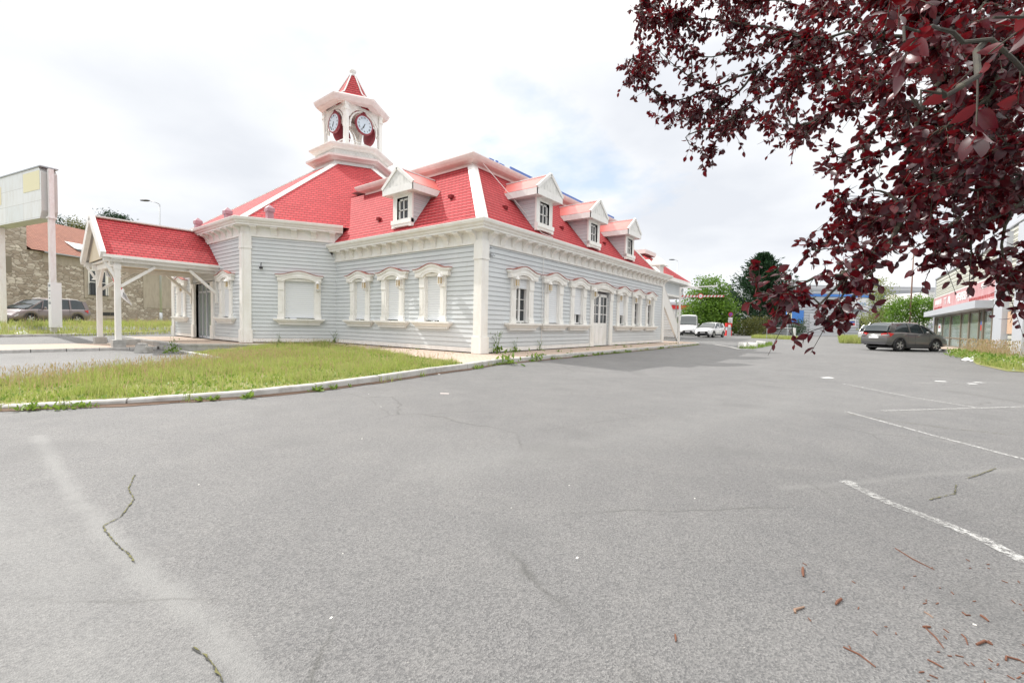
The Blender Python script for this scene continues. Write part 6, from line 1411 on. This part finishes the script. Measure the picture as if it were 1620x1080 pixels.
xy = np.column_stack([rs.uniform(15.0, 16.6, 1400), rs.uniform(10, 21, 1400)]); tag(npmesh('broad_weeds', *leaves(np.column_stack([xy, G_VEC(xy[:, 0], xy[:, 1])+rs.uniform(.02, .35, 1400)]), rs.normal(0, 1, (1400, 3))+np.array([0, 0, .6]), .13, .5, rs=rs), 'weed_leaf'), kind='stuff')
sheet('verge_soil', shp, lambda x, y: g(x, y)+.012, 'soil', 1.5); sheet('verge_soil', gatep, lambda x, y: g(x, y)+.012, 'soil', 2)
# weeds standing against the walls
def weed(name, label, x, y, z, h, n, spread, stems=3, leafsize=.13, m='weed_leaf'):
    o = empty(name, (x, y, z)); tag(o, label, 'plant'); mb = MB(); P_, D_ = [], []
    for s in range(stems):
        a = rs.uniform(0, 6.28); lean = rs.uniform(.1, .45); hh = h*rs.uniform(.6, 1); pts = [(math.cos(a)*lean*hh*t*t, math.sin(a)*lean*hh*t*t, hh*t) for t in (0, .35, .7, 1)]; mb.tube(pts, [.010, .008, .006, .003], 5)
        for t in rs.uniform(.2, 1, n//stems//2): P_.append((math.cos(a)*lean*hh*t*t, math.sin(a)*lean*hh*t*t, hh*t)); D_.append(tuple(rs.normal(0, 1, 3)+[0, 0, .4]))
        for t in (.6, .75, .9): b_ = Vector((math.cos(a)*lean*hh*t*t, math.sin(a)*lean*hh*t*t, hh*t)); e_ = b_+Vector(rs.normal(0, .08, 3))+Vector((0, 0, .09)); mb.tube([tuple(b_), tuple(e_)], .004, 4); P_.append(tuple(e_)); D_.append((0, 0, 1))
    mb.build('stem', 'weed_leaf', o); big = rs.normal(0, spread, (n, 3))*[1, 1, .5]+[0, 0, h*.12]; V1, F1 = leaves(np.abs(big)*[1, 1, 1]*np.sign(rs.normal(size=big.shape)*[1, 1, 0]+[0, 0, 1]), rs.normal(0, 1, (n, 3))+[0, 0, .5], leafsize, .42, rs=rs)
    V2, F2 = leaves(np.array(P_), np.array(D_), leafsize*.45, .4, rs=rs); npmesh('leaf', *merge([(V1, F1), (V2, F2)]), m, o)
weed('wall_weed', 'tall dark weed with bare stems growing at the corner of the building', .22, .75, -.01, 1.15, 34, .13, 4, .19)
weed('wall_weed', 'low leafy weed beside the tall one at the foot of the long wall', .2, 1.9, -.01, .35, 26, .12, 2, .15)
weed('wall_weed', 'small upright weed at the wall under the loose cable', .15, 3.75, -.01, .5, 12, .06, 3, .09)
weed('wall_weed', 'weed tuft in the inner corner of the grey walls', -9.6, -.2, -.01, .55, 22, .12, 3, .13)
weed('wall_weed', 'two-stemmed weed against the wall left of the wide window', -10.9, -2.35, -.01, .45, 14, .07, 2, .11)
weed('wall_weed', 'weed growing from the gap at the terrace corner', -11.6, -6.35, -.33, .5, 30, .16, 4, .2)
weed('kerb_weed', 'leafy weed on the kerb below the corner of the building', 2.25, -1.2, -.13, .28, 34, .2, 3, .2)
weed('kerb_weed', 'dandelion clump at the foot of the kerb, nearest the left edge', K[4][0]+.1, K[4][1], -.18, .08, 18, .06, 1, .12)
weed('kerb_weed', 'leafy weed on the kerb in front of the first long-wall window', 2.2, .5, -.13, .2, 30, .25, 2, .17)
# the purple-leaved plum whose branches hang into the view
po = W(3.9, 2.2); plum = empty('plum_tree', (po.x, po.y, g(po.x, po.y))); tag(plum, 'purple-leaved plum tree whose dark red branches hang in from the upper right', 'tree')
base = plum.location
def CP(px, py, d): v = CAM+ray(px, py)*d; return Vector(v)-base
LIMBS = [ # (thickness, points as sight position and distance; each is a real branch in space)
 (.028, ((1900, 480, 2.9), (1760, 250, 2.9), (1620, 130, 3.0), (1520, 90, 3.1), (1400, 55, 3.2), (1290, 62, 3.5), (1200, 110, 3.8))), (.012, ((1200, 110, 3.8), (1120, 140, 4.0), (1060, 160, 4.1), (990, 112, 4.3))),
 (.012, ((1290, 62, 3.5), (1180, 40, 3.9), (1080, 30, 4.1), (1012, 22, 4.2))), (.012, ((1400, 55, 3.2), (1330, 20, 3.6), (1200, 0, 3.9), (1090, -20, 4.1))), (.012, ((1200, 110, 3.8), (1150, 160, 3.9), (1100, 185, 4.0), (1035, 182, 4.1))),
 (.012, ((1290, 62, 3.5), (1230, 130, 3.6), (1170, 180, 3.8), (1125, 235, 3.9))), (.010, ((1170, 180, 3.8), (1130, 200, 3.8), (1085, 220, 3.9), (1130, 245, 3.9))),
 (.010, ((1230, 130, 3.6), (1260, 180, 3.5), (1250, 215, 3.5), (1220, 200, 3.5))), (.010, ((1060, 160, 4.1), (1020, 130, 4.2), (1000, 95, 4.2))), (.010, ((1150, 160, 3.9), (1090, 120, 4.0), (1040, 80, 4.1))),
 (.017, ((1760, 250, 2.9), (1640, 220, 2.6), (1540, 190, 2.5), (1440, 170, 2.7), (1350, 160, 2.9), (1290, 190, 3.1))), (.012, ((1440, 170, 2.7), (1370, 220, 2.7), (1330, 250, 2.8), (1310, 225, 2.9))), (.012, ((1350, 160, 2.9), (1310, 120, 3.2), (1260, 90, 3.3))),
 (.012, ((1290, 190, 3.1), (1250, 200, 3.2), (1240, 160, 3.3))), (.017, ((1620, 130, 3.0), (1500, 120, 2.6), (1440, 220, 2.5), (1430, 330, 2.4), (1425, 348, 2.3))), (.014, ((1425, 348, 2.3), (1390, 400, 2.25), (1340, 430, 2.2), (1290, 440, 2.2), (1255, 455, 2.25), (1215, 465, 2.3))),
 (.008, ((1255, 455, 2.25), (1225, 470, 2.25), (1195, 458, 2.3))), (.007, ((1340, 430, 2.2), (1300, 480, 2.15), (1270, 470, 2.15), (1250, 500, 2.2))), (.007, ((1340, 430, 2.2), (1335, 465, 2.15), (1330, 492, 2.15), (1312, 512, 2.15))),
 (.008, ((1390, 400, 2.25), (1370, 440, 2.15), (1340, 470, 2.1))), (.008, ((1430, 330, 2.4), (1380, 350, 2.5), (1335, 360, 2.6), (1285, 388, 2.7))), (.008, ((1430, 330, 2.4), (1390, 300, 2.5), (1350, 320, 2.6), (1325, 310, 2.7))),
 (.008, ((1285, 388, 2.7), (1300, 395, 2.6), (1330, 385, 2.5))), (.010, ((1440, 220, 2.5), (1400, 240, 2.5), (1350, 255, 2.6), (1318, 268, 2.7))), (.012, ((1440, 220, 2.5), (1480, 280, 2.4), (1470, 340, 2.3), (1455, 345, 2.3))),
 (.015, ((1800, 310, 2.4), (1680, 300, 2.3), (1600, 330, 2.25), (1540, 365, 2.2), (1500, 385, 2.2), (1475, 402, 2.2))), (.008, ((1600, 330, 2.25), (1585, 390, 2.2), (1592, 430, 2.2), (1598, 462, 2.2))), (.010, ((1600, 330, 2.25), (1540, 325, 2.2), (1490, 370, 2.1), (1465, 345, 2.2))),
 (.007, ((1540, 365, 2.2), (1535, 400, 2.2), (1555, 425, 2.2))), (.007, ((1540, 365, 2.2), (1510, 390, 2.2), (1485, 400, 2.2))), (.012, ((1680, 300, 2.3), (1620, 285, 2.2), (1560, 300, 2.1), (1510, 290, 2.2), (1470, 300, 2.3))),
 (.012, ((1640, 220, 2.6), (1590, 250, 2.4), (1530, 260, 2.4), (1500, 240, 2.4))), (.008, ((1680, 300, 2.3), (1640, 370, 2.2), (1630, 420, 2.2), (1622, 462, 2.2))), (.011, ((1760, 250, 2.9), (1680, 160, 2.2), (1600, 90, 1.9), (1520, 40, 1.9), (1460, 10, 2.0), (1380, -20, 2.3))),
 (.012, ((1600, 90, 1.9), (1560, 160, 1.9), (1500, 200, 2.0), (1450, 250, 2.2))), (.012, ((1520, 40, 1.9), (1470, 80, 2.0), (1430, 120, 2.2), (1390, 130, 2.4))), (.012, ((1680, 160, 2.2), (1650, 210, 1.9), (1600, 230, 1.8), (1560, 240, 1.9))),
 (.010, ((1620, 130, 3.0), (1560, 60, 3.0), (1480, 30, 3.1), (1400, 0, 3.3))), (.010, ((1400, 55, 3.2), (1370, 100, 3.3), (1320, 140, 3.4))), (.008, ((1680, 160, 1.8), (1560, 70, 1.2), (1470, 40, .95), (1430, 60, .85))), (.008, ((1560, 70, 1.2), (1520, 130, .95), (1480, 150, .9), (1440, 160, .9))),
 (.008, ((1720, 40, 1.5), (1640, 20, 1.0), (1590, 30, .85))), (.013, ((1760, 250, 2.9), (1700, 100, 3.6), (1560, 0, 4.2), (1400, -60, 4.6), (1250, -60, 4.8))), (.012, ((1560, 0, 4.2), (1480, 100, 4.0), (1400, 120, 4.0), (1340, 80, 4.2))), (.012, ((1700, 100, 3.6), (1600, 180, 3.4), (1520, 240, 3.3), (1450, 280, 3.2))),
 (.012, ((1600, 180, 3.4), (1580, 280, 3.0), (1560, 340, 2.9), (1520, 370, 2.8))), (.010, ((1240, 60, 3.6), (1180, 80, 3.9), (1110, 90, 4.0), (1060, 60, 4.1))), (.004, ((1312, 512, 2.15), (1300, 518, 2.15)))]
LIMBS += [(.014, ((1900, 300, 2.0), (1840, 120, 2.2), (1760, -60, 2.6), (1620, -160, 3.2))), (.014, ((1900, 300, 2.2), (1980, 150, 2.6), (2050, 0, 3.2), (2100, -200, 3.6))), (.014, ((1840, 120, 2.2), (1700, -100, 3.6), (1500, -200, 4.6))), (.02, ((1900, 480, 2.9), (2050, 300, 3.6), (2150, 100, 4.4), (2200, -100, 5)))]
MASK = [(1008, 0), (1000, 60), (990, 110), (1020, 140), (1035, 190), (1090, 225), (1125, 245), (1165, 225), (1215, 195), (1262, 235), (1320, 215), (1350, 250), (1300, 285), (1345, 330), (1290, 380), (1310, 398), (1360, 385), (1290, 430), (1300, 455), (1340, 460), (1385, 425), (1420, 375), (1465, 330), (1490, 375), (1540, 385), (1570, 420), (1600, 440), (1700, 460), (1800, 200), (1700, -120), (1010, -120)]
def in_mask(x, y): return bool(inside(np.array([x]), np.array([y]), MASK)[0])
base_pts = [(x_, y_, d_) for th, pts in LIMBS[:44] for (x_, y_, d_) in pts if d_ > 1.6]
fr_ = random.Random(12); nf = 0
while nf < 165:
    x_, y_ = fr_.uniform(1000, 1700), fr_.uniform(-80, 480)
    if not in_mask(x_, y_) or (x_ > 1440 and y_ > 300 and fr_.random() < .75): continue
    cand = sorted(base_pts, key=lambda b: (b[0]-x_-25)**2+(b[1]-y_+20)**2)[:3]; b_ = fr_.choice(cand)
    if math.hypot(b_[0]-x_, b_[1]-y_) < 25: continue
    far_ = 1 if x_ < 1300 else fr_.choice((0, 1)); d_ = b_[2]+fr_.uniform(-.3, .45)+far_*.25
    LIMBS.append((.007, (b_, ((b_[0]*.5+x_*.5)+fr_.uniform(-15, 15), b_[1]*.5+y_*.5-8, (b_[2]+d_)/2), (x_, y_, d_)))); nf += 1
mb = MB(); bt = CP(1900, 480, 2.9)
mb.tube([(0, 0, -.2), (0, 0, .5), tuple(bt*.55+Vector((0, 0, .1))), tuple(bt)], [.16, .13, .10, .06], 12)
for far in (CP(1800, 330, 2.4), CP(1900, 300, 2.0), CP(1900, 300, 2.2), CP(1720, 40, 1.5), CP(1680, 160, 1.8)): mb.tube([tuple(bt), tuple(bt.lerp(far, .5)+Vector((0, 0, .08))), tuple(far)], [.02, .012, .009], 7)
tp_, td_, tmb = [], [], MB(); pr_ = random.Random(3)
for th, pts in LIMBS:
    w = [CP(*p) for p in pts]; q = []
    for i in range(len(w)-1):      # smooth path
        p0, p1, p2, p3 = w[max(i-1, 0)], w[i], w[i+1], w[min(i+2, len(w)-1)]
        for t in (0, .25, .5, .75): q.append(.5*((2*p1)+(p2-p0)*t+(2*p0-5*p1+4*p2-p3)*t*t+(3*p1-p0-3*p2+p3)*t*t*t))
    q.append(w[-1]); q = [v+Vector([pr_.gauss(0, .008) for _ in range(3)]) for v in q]; N = len(q)
    (mb if th >= .0145 else tmb).tube([tuple(v) for v in q], [max(.0025, th*(1-.85*i/(N-1))) for i in range(N)], 7)
    Lt = sum((b-a).length for a, b in zip(q, q[1:])); dens = 28 if th < .0145 else 14; dens = 2.0 if min(p[2] for p in pts) < 1.3 else dens; nt = int(Lt*dens)
    for k in range(nt):
        f_ = pr_.random() if th < .02 else pr_.uniform(.3, 1); i = min(N-2, int(f_*(N-1))); p = q[i].lerp(q[i+1], pr_.random()); d = (q[i+1]-q[i]).normalized()
        v = (d*.7+Vector([pr_.gauss(0, .65) for _ in range(3)])+Vector((0, 0, -.10))).normalized(); ln = pr_.uniform(.05, .22)*(1 if th < .02 else 1.3)
        e = p+v*ln+Vector((0, 0, -.25*ln)); tmb.tube([tuple(p), tuple(p.lerp(e, .5)+Vector((0, 0, .01))), tuple(e)], [.0022, .0018, .001], 4, False)
        for j in range(pr_.randint(6, 10)):
            s_ = pr_.random(); tp_.append(tuple(p.lerp(e, s_))); dd = v*.5+Vector([pr_.gauss(0, .7) for _ in range(3)])+Vector((0, 0, -.55)); td_.append(tuple(dd))
V_, F_ = fine_leaves(np.array(tp_), np.array(td_), .052, .60, rs=rs); npmesh('foliage', V_, F_, 'plum_leaf', plum, True)
mb.build('trunk', 'bark', plum, True); tmb.build('twigs', 'bark', plum)
print('plum leaves', len(tp_))
# ================================================================== twigs, bark and litter on the asphalt
def stick(label, pts, r, m='twig_brown', name='twig', cat='twig', flat=1.0):
    w = [Vector(P(*p)) for p in pts]; o = empty(name, w[0]); bpy.data.objects.remove(o); mb = MB(); mb.tube([tuple(v-w[0]+Vector((0, 0, r*.8))) for v in w], [r*.8]+[r]*(len(w)-2)+[r*.6], 6); o = mb.build(name, m); o.location = w[0]; tag(o, label, cat, 'twigs and bark on the asphalt'); return o
for lb, pts, r, m in (('long thin straight twig, right of centre near the bottom edge', ((1334, 1026), (1360, 1042), (1385, 1057)), .0035, 'twig_brown'), ('longest pale twig lying near the worn white line', ((1416, 868), (1445, 885), (1478, 904)), .003, 'twig_brown'),
    ('short upright bark stub left of the other twigs', ((1270, 901), (1270, 908), (1271, 914)), .007, 'twig_brown'), ('curved fat brown twig like a small crescent', ((1331, 950), (1325, 953), (1322, 960)), .007, 'twig_brown'), ('pale L-shaped bark scrap below the stub', ((1258, 974), (1257, 967), (1272, 964)), .006, 'twig_grey'),
    ('thin slanting twig in the pair above the bottom right', ((1463, 993), (1480, 1010), (1493, 1027)), .003, 'twig_brown'), ('short thin twig above the slanting pair', ((1462, 968), (1470, 975), (1476, 981)), .003, 'twig_grey'), ('small dark bark piece at the head of the slanting twig', ((1460, 993), (1466, 994), (1472, 995)), .005, 'twig_brown'),
    ('short twig near the bottom edge, right of the long straight one', ((1467, 1047), (1480, 1053), (1492, 1060)), .0035, 'twig_brown'), ('bent brown twig with a dark tail at the lower right', ((1545, 1021), (1558, 1015), (1570, 1026)), .0055, 'twig_brown'), ('thin curved twig left of the bent one', ((1521, 1004), (1527, 1012), (1531, 1021)), .003, 'twig_brown'),
    ('hooked twig close to the right bottom corner', ((1591, 1049), (1592, 1041), (1615, 1046)), .004, 'twig_brown'), ('small orange bark flake up the right side', ((1551, 977), (1558, 980), (1564, 985)), .005, 'twig_brown'), ('short dark twig left of the orange flake', ((1522, 973), (1528, 975), (1535, 976)), .0035, 'twig_brown'), ('tiny bark crumb alone at lower centre', ((1068, 1009), (1069, 1013), (1069, 1017)), .004, 'twig_brown')):
    stick(lb, pts, r, m)
rd_ = np.random.default_rng(8); n = 120; mb = MB()
for i in range(n):
    px, py = rd_.uniform(1250, 1640), rd_.uniform(880, 1110)
    if rd_.random() > ((px-1200)/420)**1.5: continue
    p = P(px, py); a = rd_.uniform(0, 3.1); l = rd_.uniform(.004, .014); mb.box(-l, l, -.0018, .0018, 0, .0025, Matrix.Translation((p[0], p[1], p[2]+.001)) @ Matrix.Rotation(a, 4, 'Z'))
tag(mb.build('bark_crumbs', 'twig_brown'), kind='stuff')
mb = MB()
for i in range(26):
    px, py = rd_.uniform(0, 1640), 560+540*rd_.random()**2.2
    p = P(px, py)
    if p[0] < 3.9 and p[1] < 24 or p[0] > 15: continue
    a = rd_.uniform(0, 3.1); l = rd_.uniform(.003, .009); mb.box(-l, l, -l*.6, l*.6, 0, .003, Matrix.Translation((p[0], p[1], p[2])) @ Matrix.Rotation(a, 4, 'Z'))
tag(mb.build('pale_chips', 'chip_white'), kind='stuff')
def litter(label, px, py, l, w, h, m, name='litter'):
    p = P(px, py); mb = MB(); N = 9
    pts = [[(l*(i/N-.5)+rnd.gauss(0, l*.03), w*(j/5-.5), max(.003, h*rnd.random()*math.sin(math.pi*(i+.5)/(N+1))*math.sin(math.pi*(j+.5)/6))) for j in range(6)] for i in range(N+1)]
    for i in range(N):
        for j in range(5): mb.face([pts[i][j], pts[i+1][j], pts[i+1][j+1], pts[i][j+1]])
    o = mb.build(name, m, smooth=True); o.location = tuple(p); o.rotation_euler = (0, 0, HEAD+rnd.uniform(-.4, .4)); tag(o, label, 'litter', 'litter on the parking lot')
litter('crumpled white bag at the edge of the weeds by the shop', 1540, 571, .75, .5, .38, 'white_solid'); litter('small white paper ball right of the crumpled bag', 1556, 573, .35, .3, .2, 'white_solid'); litter('flat white scrap before the weeds', 1571, 575, .4, .2, .06, 'white_solid')
litter('orange wrapper near the right edge', 1595, 579, .5, .25, .1, 'osb'); litter('white sheet of plastic at the right edge', 1615, 583, .7, .35, .1, 'white_solid'); litter('blue scrap before the weeds on the right', 1606, 586, .3, .12, .04, 'letters_blue')
litter('flat white square scrap lying on the open lot', 1309, 597.5, .34, .16, .01, 'white_solid'); litter('white scrap on the parking line crossing, left one', 1488, 603, .22, .12, .01, 'white_solid'); litter('white scrap on the parking line, middle one', 1538, 607, .2, .1, .01, 'white_solid'); litter('white scrap on the parking line, right one', 1549, 605, .2, .1, .01, 'white_solid')
litter('pinkish paper scrap alone on the road in front of the lawn', 703, 622.5, .16, .06, .008, 'pink_trim'); litter('white tissue scrap in the lawn', 318, 596, .22, .15, .1, 'white_solid'); litter('white scrap at the kerb foot near the paving', 692, 592, .14, .08, .02, 'white_solid')
litter('white paper lying on the grass bank under the sign', 36, 528, .5, .3, .2, 'white_solid'); litter('blue and white plastic scrap on the kerb left of the canopy post', 120, 529, .4, .3, .15, 'white_solid')
